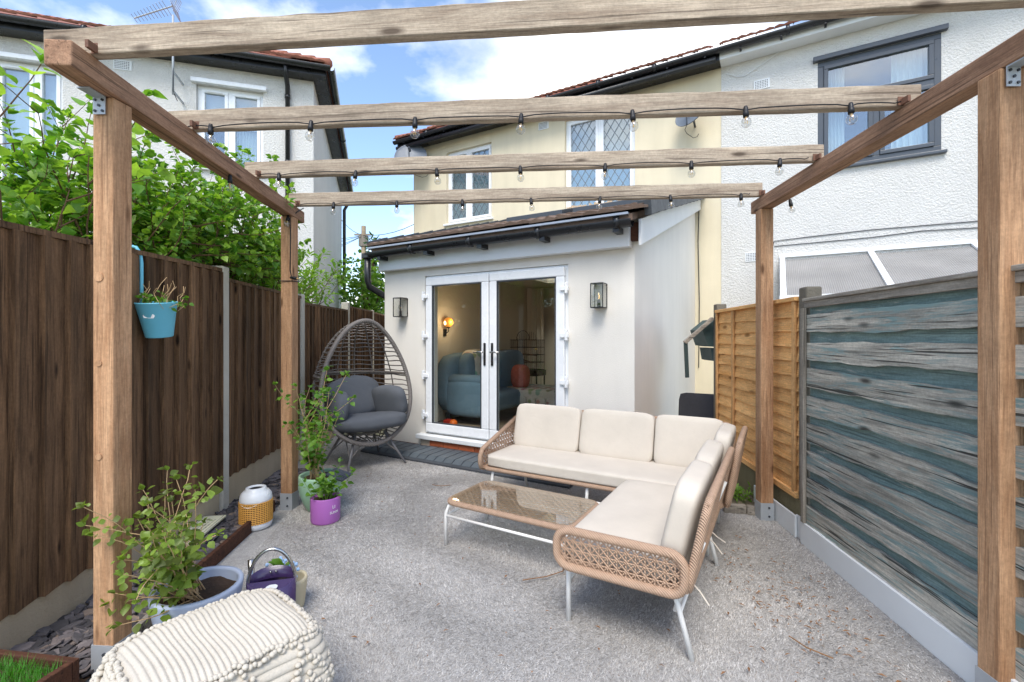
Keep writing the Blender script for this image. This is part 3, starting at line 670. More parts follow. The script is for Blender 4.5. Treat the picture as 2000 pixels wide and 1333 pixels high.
# lintel crack, stains come from the material; two box lanterns
def wall_lantern(px, py, label):
    x, z = HF.hit(px, py, -.06); w = HF.wld(x, 0, z); th = thing('wall_lantern', label, 'wall lamp', w, HF.rz)
    W2, Hh, Dp = .062, .118, .135; f = MB(); e = .008
    for sx in (-1, 1):
        f.box(sx*W2-e/2, sx*W2+e/2, -Dp, -Dp+e, -Hh, Hh); f.box(sx*W2-e/2, sx*W2+e/2, -.012, -.001, -Hh, Hh)
        for sz in (-1, 1): f.box(sx*W2-e/2, sx*W2+e/2, -Dp+e, -.012, sz*Hh-e/2, sz*Hh+e/2)
    for sz in (-1, 1): f.box(-W2, W2, -Dp, -Dp+e, sz*Hh-e/2, sz*Hh+e/2)
    f.box(-W2, W2, -Dp+e, -.012, Hh-.004, Hh+.006); f.box(-W2, W2, -Dp+e, -.012, -Hh-.006, -Hh+.004); f.build('frame', MW['black'], th)
    MB().box(-W2+.004, W2-.004, -.011, -.0015, -Hh+.005, Hh-.005).build('back_plate', plain('lantern_back', lin(206,204,194), .4, .03), th)
    MB().box(-W2+.005, W2-.005, -Dp+.003, -Dp+.005, -Hh+.005, Hh-.005).build('pane', MW['lanternglass'], th)
    for sx in (-1, 1): MB().box(sx*W2-.001, sx*W2+.001, -Dp+.01, -.013, -Hh+.005, Hh-.005).build('pane', MW['lanternglass'], th)
    MB().tube([(0, -.065, -Hh+.005), (0, -.065, -.045)], .017, 10).build('lamp_holder', MW['black'], th, True)
    MB().lathe([(.012, -.045), (.016, -.03), (.03, .0), (.03, .015), (.018, .04), (0, .046)], 14, (0, -.065, 0)).build('bulb', MW['bulbglass'], th, True)
    MB().tube([(0, -.065, -.03), (.006, -.065, .0), (-.006, -.065, .012), (0, -.065, .022)], .003, 5).build('filament', emis('lantern_filament', lin(255,200,110), 1.2), th)
wall_lantern(783, 601, 'black box lantern on the extension wall between downpipe and doors')
wall_lantern(1170, 578, 'black box lantern on the extension wall between the doors and the passage')
# ribbed grey ramp in front of the doors
rp = thing('door_ramp', 'dark grey ribbed plastic ramp on the carpet before the door sill', 'ramp', HF.o, HF.rz)
m = MB(); m.prism([(.10, -.06, 0), (.10, -.06, .062), (.10, -.40, .058), (.10, -.50, .02), (.10, -.50, 0)], 0, (2.75, 0, 0)); m.build('base', MW['darkgrey'], rp)
rb = MB(); rb.prism([(-.055, -.07, .060), (-.055, -.07, .074), (-.055, -.40, .070), (-.055, -.47, .036), (-.055, -.47, .024)], 0, (.11, 0, 0)); rm = rb.mesh('rib_board', plain('ribbed_grey_plastic', lin(84,92,98), .5, .18, 6, .3, 80, objvar=.12))
for i in range(22): inst(rm, 'rib_board', rp, (.165+i*.124, 0, 0))

# ---- left neighbour house
LF = Frame((-3.42, 7.94, 0), R(16.5)); LE = 5.93
left = thing('house', 'white pebbledash house with red tiled roof beyond the brown fence', 'house', LF.o, LF.rz)
def lh(px, py): return LF.hit(px, py, 0)
w1 = (lh(-75, 200)[0], lh(122, 200)[0], lh(60, 420)[1], lh(60, 122)[1])
w2 = (lh(383, 200)[0], lh(514, 200)[0], lh(450, 332)[1], lh(450, 172)[1])
wall_holes(MB(), -9.5, 0, 0, LE, 0, .3, [w1, w2]).build('wall', MW['pebble'], left)
window(left, *w1, 0, [w1[0]+(w1[1]-w1[0])*.30, w1[0]+(w1[1]-w1[0])*.70], MW['upvc'], blind=.97, header=True, vents=(1,))
window(left, *w2, 0, [w2[0]*.52+w2[1]*.48], MW['upvc'], blind=.45, header=True, vents=(0,), curtains=((w2[1]-.45, w2[1]-.12),))
MB().box(-.02, 0, .3, 6.9, 0, LE).build('side_wall', MW['pebble'], left)
hip_roof(left, -9.8, .28, -.3, 7.2, LE+.04, R(30), False, True, MW['tile_red'])
MB().box(-9.7, .0, -.24, -.002, LE-.12, LE+.02).build('soffit', MW['black'], left); MB().box(.002, .22, -.24, 6.9, LE-.12, LE+.02).build('soffit', MW['black'], left)
gutter(left, (-9.8, -.32, LE), (.30, -.32, LE), [i/6 for i in range(1, 6)]); gutter(left, (.31, -.32, LE), (.31, 7.0, LE), [.2, .4, .6, .8])
MB().tube([(.30, 6.7, LE-.05), (.22, 6.7, LE-.3), (.09, 6.7, LE-.55), (.09, 6.7, .05)], .05, 10).build('downpipe', MW['black'], left, True)
x, z = lh(563, 300); MB().tube([(x, -.28, LE-.05), (x, -.20, LE-.18), (x, -.06, LE-.3), (x, -.06, .1)], .038, 10).build('downpipe', MW['black'], left, True)
for zz in (LE-.5, LE-1.6, LE-2.8): MB().tube([(x, -.06, zz), (x, -.06, zz+.06)], .045, 10).build('pipe_collar', MW['black'], left, True)
x, z = lh(240, 128); vent(left, x, z, 0, .24, .15)
x, z = lh(645, 130)
# rooftop aerial on a pole fixed to the left house
ax, az = LF.hit(338, 170, -.12)
aer = thing('tv_aerial', 'metal television aerial on a pole above the gutter beyond the brown fence', 'aerial', LF.wld(ax, -.38, 0), LF.rz)
def ah(px, py): x, z = LF.hit(px, py, -.38); return Vector((x-ax, 0, z))
MB().tube([ah(338, 185), ah(338, 30)], .016, 8).build('mast', MW['steel'], aer, True)
boom = (ah(262, 36), ah(338, 12)); MB().tube(list(boom), .010, 6).build('boom', MW['steel'], aer)
for i in range(11):
    c = boom[0].lerp(boom[1], i/12); L = .05+.007*i
    MB().tube([c+Vector((-.02, -L, .03)), c+Vector((.02, L, -.03))], .004, 5).build('element', MW['steel'], aer)
for s in (-1, 1):
    m = MB(); c = boom[1]
    for k in range(5): m.tube([c+Vector((.02+.03*k*.3, -.16, s*.02+s*.035*k)), c+Vector((.02+.03*k*.3, .16, s*.02+s*.035*k))], .004, 5)
    m.tube([c+Vector((.02, 0, 0)), c+Vector((.06, 0, s*.17))], .005, 5); m.build('reflector_grid', MW['steel'], aer)
MB().tube([ah(338, 120)+Vector((0, 0, 0)), ah(337, 150)+Vector((.015, -.02, 0)), ah(339, 180)+Vector((0, -.02, 0)), ah(336, 185)+Vector((0, .2, 0))], .006, 5).build('aerial_cable', MW['cable'], aer)
for zpy in (140, 178): MB().bar(ah(338, zpy), ah(338, zpy)+Vector((0, .38, 0)), .02, .03).build('mast_bracket', MW['steel'], aer)

# ================================================================== pergola
PZ, BH, RH, RT = 2.39, .095, .103, .043
perg = thing('pergola', 'open timber pergola with four posts and four grey rafters over the patio', 'pergola', (0, 0, 0))
POSTS = [(-1.680, 1.940, .090), (1.835, 1.730, .090), (-1.830, 3.790, .096), (1.955, 3.570, .094)]
for (x, y, w) in POSTS:
    p = MB().box(-w/2, w/2, -w/2, w/2, .10, PZ-.001).build('post', MW['post'], perg, bevel=.006, loc=(x, y, 0), rot=(0, 0, R(-4)))
    q = w/2+.0035; sh = MB().box(-q, q, -q, -q+.003, .0, .135).box(-q, q, q-.003, q, 0, .135).box(-q, -q+.003, -q+.003, q-.003, 0, .135).box(q-.003, q, -q+.003, q-.003, 0, .135).box(-q+.003, q-.003, -q+.003, q-.003, 0, .099)
    s = sh.build('post_shoe', MW['steel'], p)
    for dz in (.035, .10):
        for dx in (0,):
            MB().tube([(dx+.012, -q-.006, dz), (dx+.012, -q, dz)], .008, 8).build('bolt', MW['darkgrey'], s)
for zz in (1.65, 1.295, .91):              # round plugs over the counterbored fixings
    x, y, w = POSTS[0]; MB().tube([(x-.018, y-w/2-.0035, zz), (x-.018, y-w/2+.004, zz)], .019 if zz > 1.5 else .013, 14).build('bolt_plug', MW['post'], perg)
def beam(p, q, name):
    d = q-p; L = d.length
    return MB().box(0, L, -.0475, .0475, 0, BH).build(name, MW['beam'], perg, bevel=.006, loc=tuple(p), rot=(0, 0, math.atan2(d.y, d.x)))
Lb = beam(Vector((-1.650, 1.672, PZ)), Vector((-1.845, 3.99, PZ)), 'side_beam'); Rb = beam(Vector((1.822, 1.30, PZ)), Vector((1.965, 3.70, PZ)), 'side_beam')
def Lx(y): return -1.650-(y-1.672)*.195/2.318
def Rx(y): return 1.822+(y-1.30)*.143/2.40
SL = -.077
RAFT = [(1.645, -1.81, 1.98, -.0865), (2.31, -1.80, 1.92, -.0685), (3.00, -1.81, 1.92, -.077), (3.685, -1.84, 1.92, -.072)]
for (y0, xa, xb, s) in RAFT:
    p = Vector((xa, y0+s*xa, PZ+BH+.001)); q = Vector((xb, y0+s*xb, PZ+BH+.001)); L = (q-p).length
    m = MB(); n = 40
    for i in range(n+1):                                   # slightly uneven sawn edges
        u = L*i/n; a = random.uniform(-.002, .002); b = random.uniform(-.002, .002)
        m.v += [(u, -RT/2+a*.4, b*.6), (u, RT/2, b*.6), (u, RT/2, RH+a), (u, -RT/2-a*.3, RH+a)]
    for i in range(n):
        k = 4*i
        for j in range(4): l = (j+1) % 4; m.f.append((k+j, k+4+j, k+4+l, k+l))
    m.f += [(0, 1, 2, 3), (4*n+3, 4*n+2, 4*n+1, 4*n)]
    r = m.build('rafter', MW['rafter'], perg, bevel=.003, seg=1, loc=tuple(p), rot=(0, 0, math.atan2(q.y-p.y, q.x-p.x)))
    for bx in (Lx(y0), Rx(y0)):
        yy = y0+s*bx
        MB().box(bx+(.052 if bx < 0 else -.065), bx+(.065 if bx < 0 else -.052), yy-RT/2-.045, yy-RT/2-.002, PZ+BH+.002, PZ+BH+.03).box(bx+(.052 if bx < 0 else -.065)-.012, bx+(.065 if bx < 0 else -.052)+.012, yy-RT/2-.0055, yy-RT/2-.002, PZ+BH+.002, PZ+BH+.042).build('rusty_bracket', MW['rust'], perg)
for (x, y, w), sx in ((POSTS[0], 1), (POSTS[1], 1)):        # steel angle brackets under the beam
    m = MB(); yy = y-w/2-.006; m.box(x-.035, x+.015, yy-.004, yy, PZ-.075, PZ-.001); m.box(x-.035, x+.015, yy-.075, yy-.004, PZ-.006, PZ-.001)
    b = m.build('angle_bracket', MW['steel'], perg)
    for i, j in ((0, 0), (1, 0), (.5, .5), (0, 1), (1, 1)): MB().tube([(x-.025+.03*i, yy-.008, PZ-.062+.045*j), (x-.025+.03*i, yy-.003, PZ-.062+.045*j)], .0055, 8).build('screw', MW['black'], b)

# festoon lights strung along the three far rafters
def string_light(label, ridx, pxs, extra=()):
    y0, xa, xb, s = RAFT[ridx]; th = thing('festoon_lights', label, 'string lights', (0, 0, 0), group=None); zb = PZ+BH
    def X(px):                        # the rafter's front face
        k = (px-CX)/F; yf = y0-RT/2-.010; return k*yf/(1-k*s)
    xs = [X(p) for p in pxs]; pts = []
    ends = [xa+.10]+xs+[xb-.10]
    for i in range(len(ends)-1):
        a, b = ends[i], ends[i+1]; first, last = i == 0, i == len(ends)-2
        for k in range(8):
            t = k/8; x = a+(b-a)*t; up = .013*(math.sin(math.pi*t)**.4)+.002*math.sin(x*9)
            pts.append((x, y0+s*x-RT/2-.010, zb+.004+up))
    pts.append((ends[-1], y0+s*ends[-1]-RT/2-.010, zb+.02))
    MB().tube(pts, .0030, 6).build('cable', MW['cable'], th, True)
    for x in xs: bulb(th, Vector((x, y0+s*x-RT/2-.012, zb+.008)))
    for p in extra: bulb(th, Vector(p))
    return th
SOCK = MB().lathe([(0, .012), (.008, .012), (.011, .002), (.0115, -.016), (.0135, -.018), (.0135, -.040), (.010, -.041), (0, -.041)], 12).mesh('socket', MW['cable'], True)
GLOBE = MB().lathe([(.009, -.040), (.011, -.046), (.020, -.056), (.0235, -.068), (.022, -.079), (.014, -.089), (0, -.092)], 16).mesh('bulb', MW['bulbglass'], True)
FIL = MB().tube([(-.007, 0, -.05), (-.007, 0, -.075), (.007, 0, -.05), (.007, 0, -.075)], .0016, 4).tube([(0, 0, -.041), (0, 0, -.055)], .006, 6).mesh('filament', plain('filament_brass', lin(214,176,110), .4, .05, metal=.6))
def bulb(th, p, rot=(0, 0, 0)):
    s = inst(SOCK, 'bulb_socket', th, p, (rot[0]+random.uniform(-.12, .12), rot[1]+random.uniform(-.15, .15), random.uniform(0, 3)))
    inst(GLOBE, 'bulb', s); inst(FIL, 'filament', s)
string_light('festoon bulbs on the pergola rafter third from the house', 1, (412, 608, 811, 1018, 1235, 1456, 1661))
string_light('festoon bulbs on the pergola rafter second from the house', 2, (545, 695, 853, 1016, 1182, 1350, 1523), [(Lx(2.9)+.04, 2.80, PZ-.01)])
th = string_light('festoon bulbs on the rafter nearest the house and down the post by the brown fence', 3, (652, 775, 903, 1037, 1172, 1309, 1447), [(Rx(3.4)+.075, 3.35, PZ+.005), (POSTS[2][0]+.02, POSTS[2][1]-.065, PZ-.008)])
px, py, pw = POSTS[2]
MB().tube([(Lx(3.9)+.06, 3.93, PZ+BH+.02), (px+.055, py+.02, PZ+.05), (px+.03, py-pw/2-.006, PZ-.02), (px+.035, py-pw/2-.006, 2.2), (px+.03, py-pw/2-.006, 1.95), (px+.045, py-pw/2-.006, 1.88)], .0042, 6).build('cable', MW['cable'], th)
MB().tube([(px-pw/2-.006, py-pw/2-.006, 1.86), (px+pw/2+.006, py-pw/2-.006, 1.86), (px+pw/2+.006, py+pw/2+.006, 1.865), (px-pw/2-.006, py+pw/2+.006, 1.86)], .0042, 6, True).build('cable_loop', MW['cable'], th)
s = inst(SOCK, 'bulb_socket', th, (px+.05, py-pw/2-.02, 1.885), (0, R(-80), 0)); inst(GLOBE, 'bulb', s); inst(FIL, 'filament', s)

# ================================================================== left fence: concrete posts, gravel boards, feather-edge panels
def FL(y): return -2.04-.0774*y
la = math.atan2(1, -.0774)
FPOST = [1.80, 3.655, 5.29, 7.19, 8.90, 10.6]; TOPS = [(1.89, 1.945), (1.878, 1.874), (1.81, 1.835), (1.90, 1.92), (1.90, 1.90)]
lab = ['brown feather-edge fence panel with the turquoise bucket hooked over it', 'brown fence panel under the dense shrub, next to the bucket panel', 'brown fence panel beside the egg chair', 'brown fence panel standing higher behind the egg chair', 'far brown fence panel beside the extension corner']
SP = .052
for i, y in enumerate(FPOST):
    if i == 5: continue
    h = [1.98, 1.985, 1.92, 1.97, 1.95][i]
    m = MB().box(-.05, .05, -.055, .055, 0, h-.02); m.v += []
    p = m.build('fence_post', MW['concpost'], None, bevel=.012, loc=(FL(y), y, 0), rot=(0, 0, la))
    tag(p, ['concrete fence post at the end of the brown fence away from the house', 'slim concrete fence post between the bucket panel and the next brown panel', 'concrete fence post just behind the pergola post by the mint pot', 'concrete fence post seen through the egg chair', 'concrete fence post near the extension corner'][i], 'fence post', 'concrete posts of the brown fence')
for i in range(5):
    ya, yb = FPOST[i], FPOST[i+1]; L = math.hypot(yb-ya, FL(yb)-FL(ya))
    zt0, zt1 = TOPS[i]; zb0, zb1 = (.21, .285) if i == 0 else (.28, .28)
    pn = thing('wooden_fence', lab[i], 'fence', (FL(ya), ya, 0), la, 'panels of the brown fence')
    MB().box(.05, L-.05, -.03, .03, .0, min(zb0, zb1)-.002).build('gravel_board', MW['concrete'], pn, bevel=.006)
    x = .052; k = 0
    while x < L-.06:
        w = min(random.uniform(.105, .15), L-.05-x); t = (x+w/2)/L; zt = zt0+(zt1-zt0)*t-.03; zb = zb0+(zb1-zb0)*t*(1 if i == 0 else 1)
        m = MB(); n = 4; lean = random.uniform(-.004, .004); yy = -.028       # thick edge overlaps the thin edge of the next board
        pr_ = random.uniform(-.004, .006); prof = [(.001, yy-.033-pr_), (w*.5, yy-.017-pr_*.5), (w+.012, yy-.003), (w+.012, yy+.008), (.001, yy-.001)]
        if i == 0: zb = min(zb0, zb1)
        b = 0
        for zz, dx in ((zb, 0), (zb+(zt-zb)*.5, lean), (zt, 0)):
            m.v += [(x+px_+dx, py_, zz) for px_, py_ in prof]
        for s in range(2):
            for j in range(5): l = (j+1) % 5; m.f.append((s*5+j, s*5+l, s*5+5+l, s*5+5+j))
        m.f += [(4, 3, 2, 1, 0), (10, 11, 12, 13, 14)]
        m.build('board', MW['fence'], pn); x += w; k += 1
    m = MB(); m.prism([(.05, -.052, zt0-.028), (.05, .03, zt0-.028), (.05, .028, zt0), (.05, -.050, zt0)], 0, (L-.10, 0, zt1-zt0)); m.build('capping_rail', MW['fence'], pn)
    for zz in (.45, 1.05, 1.65): MB().box(.05, L-.05, -.018, .018, zz, zz+.05).build('back_rail', MW['fence'], pn)

# ================================================================== right fence: worn teal panel, new orange panel
def FR(y): return 1.72+.0978*y
ra = math.atan2(-1, -.0978)             # local x runs from the far end toward the camera; local -y... faces the patio
def waney(L, z0, z1, y, th, amp, n=22, seed=0, tilt=0.0, top=0.0):
    """a sawn board with its natural wavy edge"""
    rnd = random.Random(seed); ph = [rnd.uniform(0, 6.3) for _ in range(8)]; m = MB()
    for i in range(n+1):
        u = i/n; x = L*u
        def wv(o): return .6*math.sin(3.1*x+ph[o])+.4*math.sin(7.7*x+ph[o+1])+.35*math.sin(15*x+ph[o+2])+.25*math.sin(33*x+ph[o+3])
        b = z0+amp*wv(0); t = z1+top*wv(4); a = -tilt*(z1-z0)
        m.v += [(x, y+a, b), (x, y+th+a, b), (x, y+th, t), (x, y, t)]
    for i in range(n):
        k = 4*i
        for j in range(4): l = (j+1) % 4; m.f.append((k+j, k+4+j, k+4+l, k+l))
    m.f += [(0, 1, 2, 3), (4*n+3, 4*n+2, 4*n+1, 4*n)]
    return m
def rpost(y, h, mat, label, shoe):
    w = .105
    p = MB().box(-w/2, w/2, -w/2, w/2, 0, h-.02).build('fence_post', MW[mat], None, bevel=.012, loc=(FR(y)+.03, y, 0), rot=(0, 0, ra))
    tag(p, label, 'fence post', 'concrete posts of the right fence')
    if shoe: MB().box(-w/2-.012, w/2+.012, -w/2-.012, w/2+.012, 0, .155).build('white_base_cover', MW['trim'], p, bevel=.004)
rpost(4.95, 1.78, 'concdark', 'grey concrete post at the house end of the orange fence', False)
rpost(3.185, 1.77, 'concdark', 'lichened concrete post between the orange and the teal fence panels', True)
rpost(1.33, 1.75, 'concdark', 'concrete post at the end of the teal panel away from the orange one', False)
def rpanel(ya, yb): o = thing('wooden_fence', None, None, (FR(ya), ya, 0), ra); return o, math.hypot(yb-ya, FR(yb)-FR(ya))
# world -x side faces the patio; with local x toward the camera, local +y points... resolve sign once
sgn = 1 if (Matrix.Rotation(ra, 3, 'Z') @ Vector((0, 1, 0))).x < 0 else -1
te, L = rpanel(3.12, 1.39); tag(te, 'worn teal wavy-board fence panel above the white skirting board', 'fence')
zb, zt = .155, 1.655
m = MB().box(0, L, sgn*.034-.012, sgn*.034+.012, zt-.055, zt-.012); m.build('top_rail', MW['greywood'], te, bevel=.004)
MB().box(-.0, L, sgn*.026-.034, sgn*.026+.034, zt-.012, zt+.010).build('capping', MW['greywood'], te, bevel=.004)
MB().box(.0, .035, sgn*.058-.012, sgn*.058+.012, zb, zt-.056).build('edge_batten', MW['greywoodz'], te, bevel=.004)
np_ = 8; pitch = (zt-.03-zb)/np_
for k in range(np_):
    z1 = zt-.03-k*pitch
    m = waney(L, z1-pitch*.60, z1+.02, (-.004 if sgn > 0 else -.006), .010, .006, seed=k*2+1, n=18); m.build('board', MW['teal'], te)
    m = waney(L, z1-pitch*1.02, z1-pitch*.38, (.010 if sgn > 0 else -.044), .034, .010, seed=k*2+40, n=30, top=.008); m.build('board', MW['tealworn'], te)
MB().box(-.02, L+.02, sgn*.052-.008, sgn*.052+.008, .0, .152).build('skirting_board', MW['trim'], te, bevel=.003)
orp, L = rpanel(4.89, 3.245); tag(orp, 'new orange overlap fence panel between the teal panel and the house', 'fence')
zb, zt = .30, 1.69; MB().box(0, L, sgn*.022-.026, sgn*.022+.026, zt-.03, zt).build('top_rail', MW['orange'], orp, bevel=.004)
n_ = 13; pitch = (zt-.03-zb)/n_
for k in range(n_):
    z1 = zt-.03-k*pitch
    m = waney(L, z1-pitch*1.08, z1+.004, -.004, .009, .006, seed=100+k, n=14, tilt=(-.15 if sgn > 0 else .15)); m.build('board', MW['orange'], orp)
for u in (.0, .27, .62, .965): MB().box(u*L, u*L+.038, sgn*.03-.010, sgn*.03+.010, zb, zt-.031).build('batten', MW['orangez'], orp, bevel=.004)
MB().box(0, L, sgn*.02-.02, sgn*.02+.02, zb-.035, zb+.01).build('bottom_rail', MW['orange'], orp, bevel=.004)
MB().box(-.05, L+.05, -.025, .025, 0, zb-.036).build('gravel_board', render_mat('mossy_concrete', lin(132,126,98), 60, .7, .01, .45), orp)
MB().box(L*.60, L+.02, sgn*.045-.008, sgn*.045+.008, 0, .152).build('skirting_board', MW['trim'], orp, bevel=.003)
# weedy strip at the foot of the orange fence, with timber edging
tag(MB().poly([(1.80, 3.66, .012), (2.03, 3.60, .012), (2.2, 4.9, .012), (1.98, 5.0, .012)]).build('gravel_strip', plain('weedy_gravel', lin(120,108,90), .95, .45, 50, .9, 120)), kind='structure')
for (a, b, lb) in (((1.70, 3.70), (1.86, 3.665), 'short cracked timber edging at the foot of the orange fence'), ((1.865, 3.66), (2.02, 3.60), 'timber edging block beside the pergola post by the orange fence')):
    o = MB().bar((a[0], a[1], .035), (b[0], b[1], .035), .05, .07).build('timber_edging', MW['greywood'], None, bevel=.006); tag(o, lb, 'edging')

# ================================================================== slate bed, edging board, chippings along the left fence
def EDX(y): return float(np.interp(y, [1.2, 2.9, 3.70, 5.0], [-1.64, -1.775, -1.885, -2.02]))
eb = G(392, 1100); ee = G(556, 945)
e = MB(); e.bar((-1.80, 2.55, .045), (-1.925, 3.72, .045), .028, .09); e.build('edging_board', MW['redbrown'], None, bevel=.004); tag(bpy.data.objects['edging_board'], 'dark brown timber edging board along the slate bed by the fence', 'edging')
e = MB(); e.bar((-1.72, 2.0, .03), (-1.80, 2.54, .045), .028, .06); o = e.build('edging_board', MW['greywood'], None, bevel=.004); tag(o, 'weathered grey edging board between slate bed and lavender pot', 'edging')
tag(MB().poly([(FL(1.2)+.02, 1.2, .012), (-1.70, 1.2, .012), (-1.73, 2.0, .012), (-1.81, 2.55, .012), (-1.94, 3.72, .012), (-2.08, 4.9, .012), (FL(4.9)+.02, 4.9, .012)]).build('slate_bed', MW['soil']), kind='structure')
ch = MB(); rnd = random.Random(3)
for _ in range(2600):
    y = 1.25+3.5*rnd.random(); x0 = FL(y)+.04; x1 = float(np.interp(y, [1.2, 2.0, 2.55, 3.72, 4.9], [-1.71, -1.745, -1.83, -1.955, -2.10])); x = x0+(x1-x0)*rnd.random()
    r = rnd.uniform(.012, .042); z = .014+rnd.random()*.035; a = rnd.uniform(0, 6.28); M = Matrix.Translation((x, y, z)) @ Matrix.Rotation(a, 4, 'Z') @ Matrix.Rotation(rnd.gauss(0, .35), 4, 'X')
    k = rnd.randint(4, 6); b = len(ch.v); hh = rnd.uniform(.004, .010)
    ring = [(r*math.cos(6.283*i/k+rnd.uniform(-.3, .3))*1.3, r*math.sin(6.283*i/k+rnd.uniform(-.3, .3))) for i in range(k)]
    for zz in (0, hh): ch.v += [tuple(M @ Vector((px_, py_, zz))) for px_, py_ in ring]
    ch.f.append(tuple(range(b+k, b+2*k)))
    for i in range(k): j = (i+1) % k; ch.f.append((b+i, b+j, b+k+j, b+k+i))
t = NT('slate_chips'); geo = t.n('ShaderNodeNewGeometry'); rr = geo.outputs['Random Per Island']
MW['chips'] = t.done(t.mix(1.0, t.ramp(rr, (0, lin(60,58,60)), (.5, lin(94,90,92)), (.85, lin(116,108,108)), (1, lin(140,122,106))), t.ramp(t.noise(t.vec(), 60, 3), (.3, .8), (.7, 1.15)), 'MULTIPLY'), .7, None, 0, .3)
o = ch.build('slate_chippings', MW['chips']); tag(o, 'purple grey slate chippings lying along the foot of the brown fence', 'slate chips', kind='stuff')
# fallen bits on the carpet
db = MB(); rnd = random.Random(11)
for _ in range(420):
    if rnd.random() < .6: x, y = rnd.gauss(1.45, .18), rnd.gauss(2.35, .35)
    else: y = rnd.uniform(1.5, 4.8); x = rnd.uniform(-1.5, 1.6)
    if x > FR(y)-.08: continue
    a = rnd.uniform(0, 6.28); L = rnd.uniform(.004, .02); w = rnd.uniform(.002, .006); z = .018; dx, dy = math.cos(a), math.sin(a)
    db.poly([(x-dx*L, y-dy*L, z), (x+dy*w, y-dx*w, z+.004), (x+dx*L, y+dy*L, z), (x-dy*w, y+dx*w, z+.005)])
for pts in (((.06, 2.62), (.2, 2.66), (.30, 2.72), (.33, 2.83)), ((1.28, 2.13), (1.31, 2.05), (1.38, 1.98)), ((-.75, 4.32), (-.66, 4.28), (-.58, 4.31))): db.tube([(a, b, .022) for a, b in pts], .003, 5)
o = db.build('fallen_leaf_litter', plain('dry_litter', lin(132,96,64), .9, .4, 40)); tag(o, 'brown leaf and twig litter scattered over the grey carpet', 'litter', kind='stuff')

# ================================================================== rattan corner sofa (two pieces) and table, square to the house
def rrect(a0, a1, b0, b1, r, n=6):
    pts = []
    for cx, cy, s in ((a1-r, b0+r, -90), (a1-r, b1-r, 0), (a0+r, b1-r, 90), (a0+r, b0+r, 180)):
        for i in range(n+1): t = R(s+90*i/n); pts.append((cx+r*math.cos(t), cy+r*math.sin(t)))
    return pts
def cane(m, a0, a1, b0, b1, inside, P, step=.036, r=.0032, cross=True):
    """cane lattice (uprights, cross strands, two diagonals) inside a 2D region; P maps (a, b) to 3D"""
    def strand(p, q):
        N = max(2, int(math.hypot(q[0]-p[0], q[1]-p[1])/.008)); run = []
        for i in range(N+1):
            a = p[0]+(q[0]-p[0])*i/N; b = p[1]+(q[1]-p[1])*i/N
            if a0-1e-6 <= a <= a1+1e-6 and inside(a, b): run.append((a, b))
            else:
                if len(run) > 1: m.tube([P(*run[0]), P(*run[-1])], r, 5)
                run = []
        if len(run) > 1: m.tube([P(*run[0]), P(*run[-1])], r, 5)
    W_, H_ = a1-a0, b1-b0; k = 0
    while k*step <= W_:
        if cross: strand((a0+k*step, b0), (a0+k*step, b1))
        k += 1
    k = 1
    while k*step < H_: strand((a0, b0+k*step), (a1, b0+k*step)); k += 1
    k = -int(H_/step)-1
    while k*step < W_: strand((a0+k*step, b0), (a0+k*step+H_, b1)); strand((a0+k*step, b1), (a0+k*step+H_, b0)); k += 1
def rim(pts, r, parent, name, closed=True, m=None):
    return MB().tube(pts, r, 10, closed).build(name, m or MW['wick_pink'], parent, True)
C0 = Vector((.80, 3.21, 0)); SR = R(-30)
SZ = .325                                    # underside frame height
def leg(parent, pts, r=.0125): return MB().tube(pts, r, 10).build('leg', MW['whitemetal'], parent, True)
def cushion(parent, name, c, h, k=7, M=None, dent=.0):
    def fn(q):
        u = (q.x/h[0])**2+(q.y/h[1])**2*.6+(q.z/h[2])**2*.0
        return q
    o = MB().softbox(c, *h, k=k, n=12, M=M).build(name, MW['cream_fabric'], parent, True); return o
# --- piece A: along the house side
A = thing('rattan_sofa', 'pink rattan sofa bench with three cream back cushions along the house wall', 'sofa', C0, SR)
SD = .58
rim([(x, y, SZ) for x, y in rrect(-1.2, .60, .0, SD, .06)], .017, A, 'seat_frame')
m = MB(); cane(m, -1.2, .60, .0, SD, lambda a, b: True, lambda a, b: (a, b, SZ), .06, .004); m.build('seat_lattice', MW['wick_pink'], A)
cushion(A, 'seat_cushion', (-.31, SD/2-.005, SZ+.062), (.885, SD/2+.005, .046), 14)
def arm_poly(y0, y1, z0, f, b): return [(y0+.05, z0), (y1, z0), (y1, b), (y0+.09, f), (y0+.03, f-.02), (y0, f-.07), (y0, z0+.05), (y0+.015, z0+.015)]
ap = arm_poly(-.02, .60, SZ-.01, .495, .66)
def inpoly(poly):
    def f(a, b):
        c = False; n = len(poly)
        for i in range(n):
            x1, y1 = poly[i]; x2, y2 = poly[i-1]
            if (y1 > b) != (y2 > b) and a < (x2-x1)*(b-y1)/(y2-y1)+x1: c = not c
        return c
    return f
ar = rim([(-1.215, y, z) for y, z in ap], .019, A, 'arm'); m = MB(); cane(m, -.02, .60, SZ-.01, .66, inpoly(ap), lambda a, b: (-1.215, a, b), .042, .0042); m.build('cane_panel', MW['wick_pink'], ar)
def back(parent, p0, p1, out, z0, z1, lean, name='back'):
    p0, p1, out = Vector(p0), Vector(p1), Vector(out); d = p1-p0; L = d.length; d = d/L
    def P(a, b): t = (b-z0)/(z1-z0); q = p0+d*a+out*(lean*t); return (q.x, q.y, b)
    rr = rrect(0, L, z0, z1, .06); o = rim([P(a, b) for a, b in rr], .019, parent, name)
    m = MB(); cane(m, 0, L, z0, z1, lambda a, b: True, P, .04, .0045); m.build('cane_panel', MW['wick_pink'], o); return P
back(A, (-1.20, SD, 0), (.62, SD, 0), (0, 1, 0), SZ, .735, .12)
back(A, (.63, SD+.02, 0), (.63, .02, 0), (1, 0, 0), SZ, .745, .075, 'side_back')
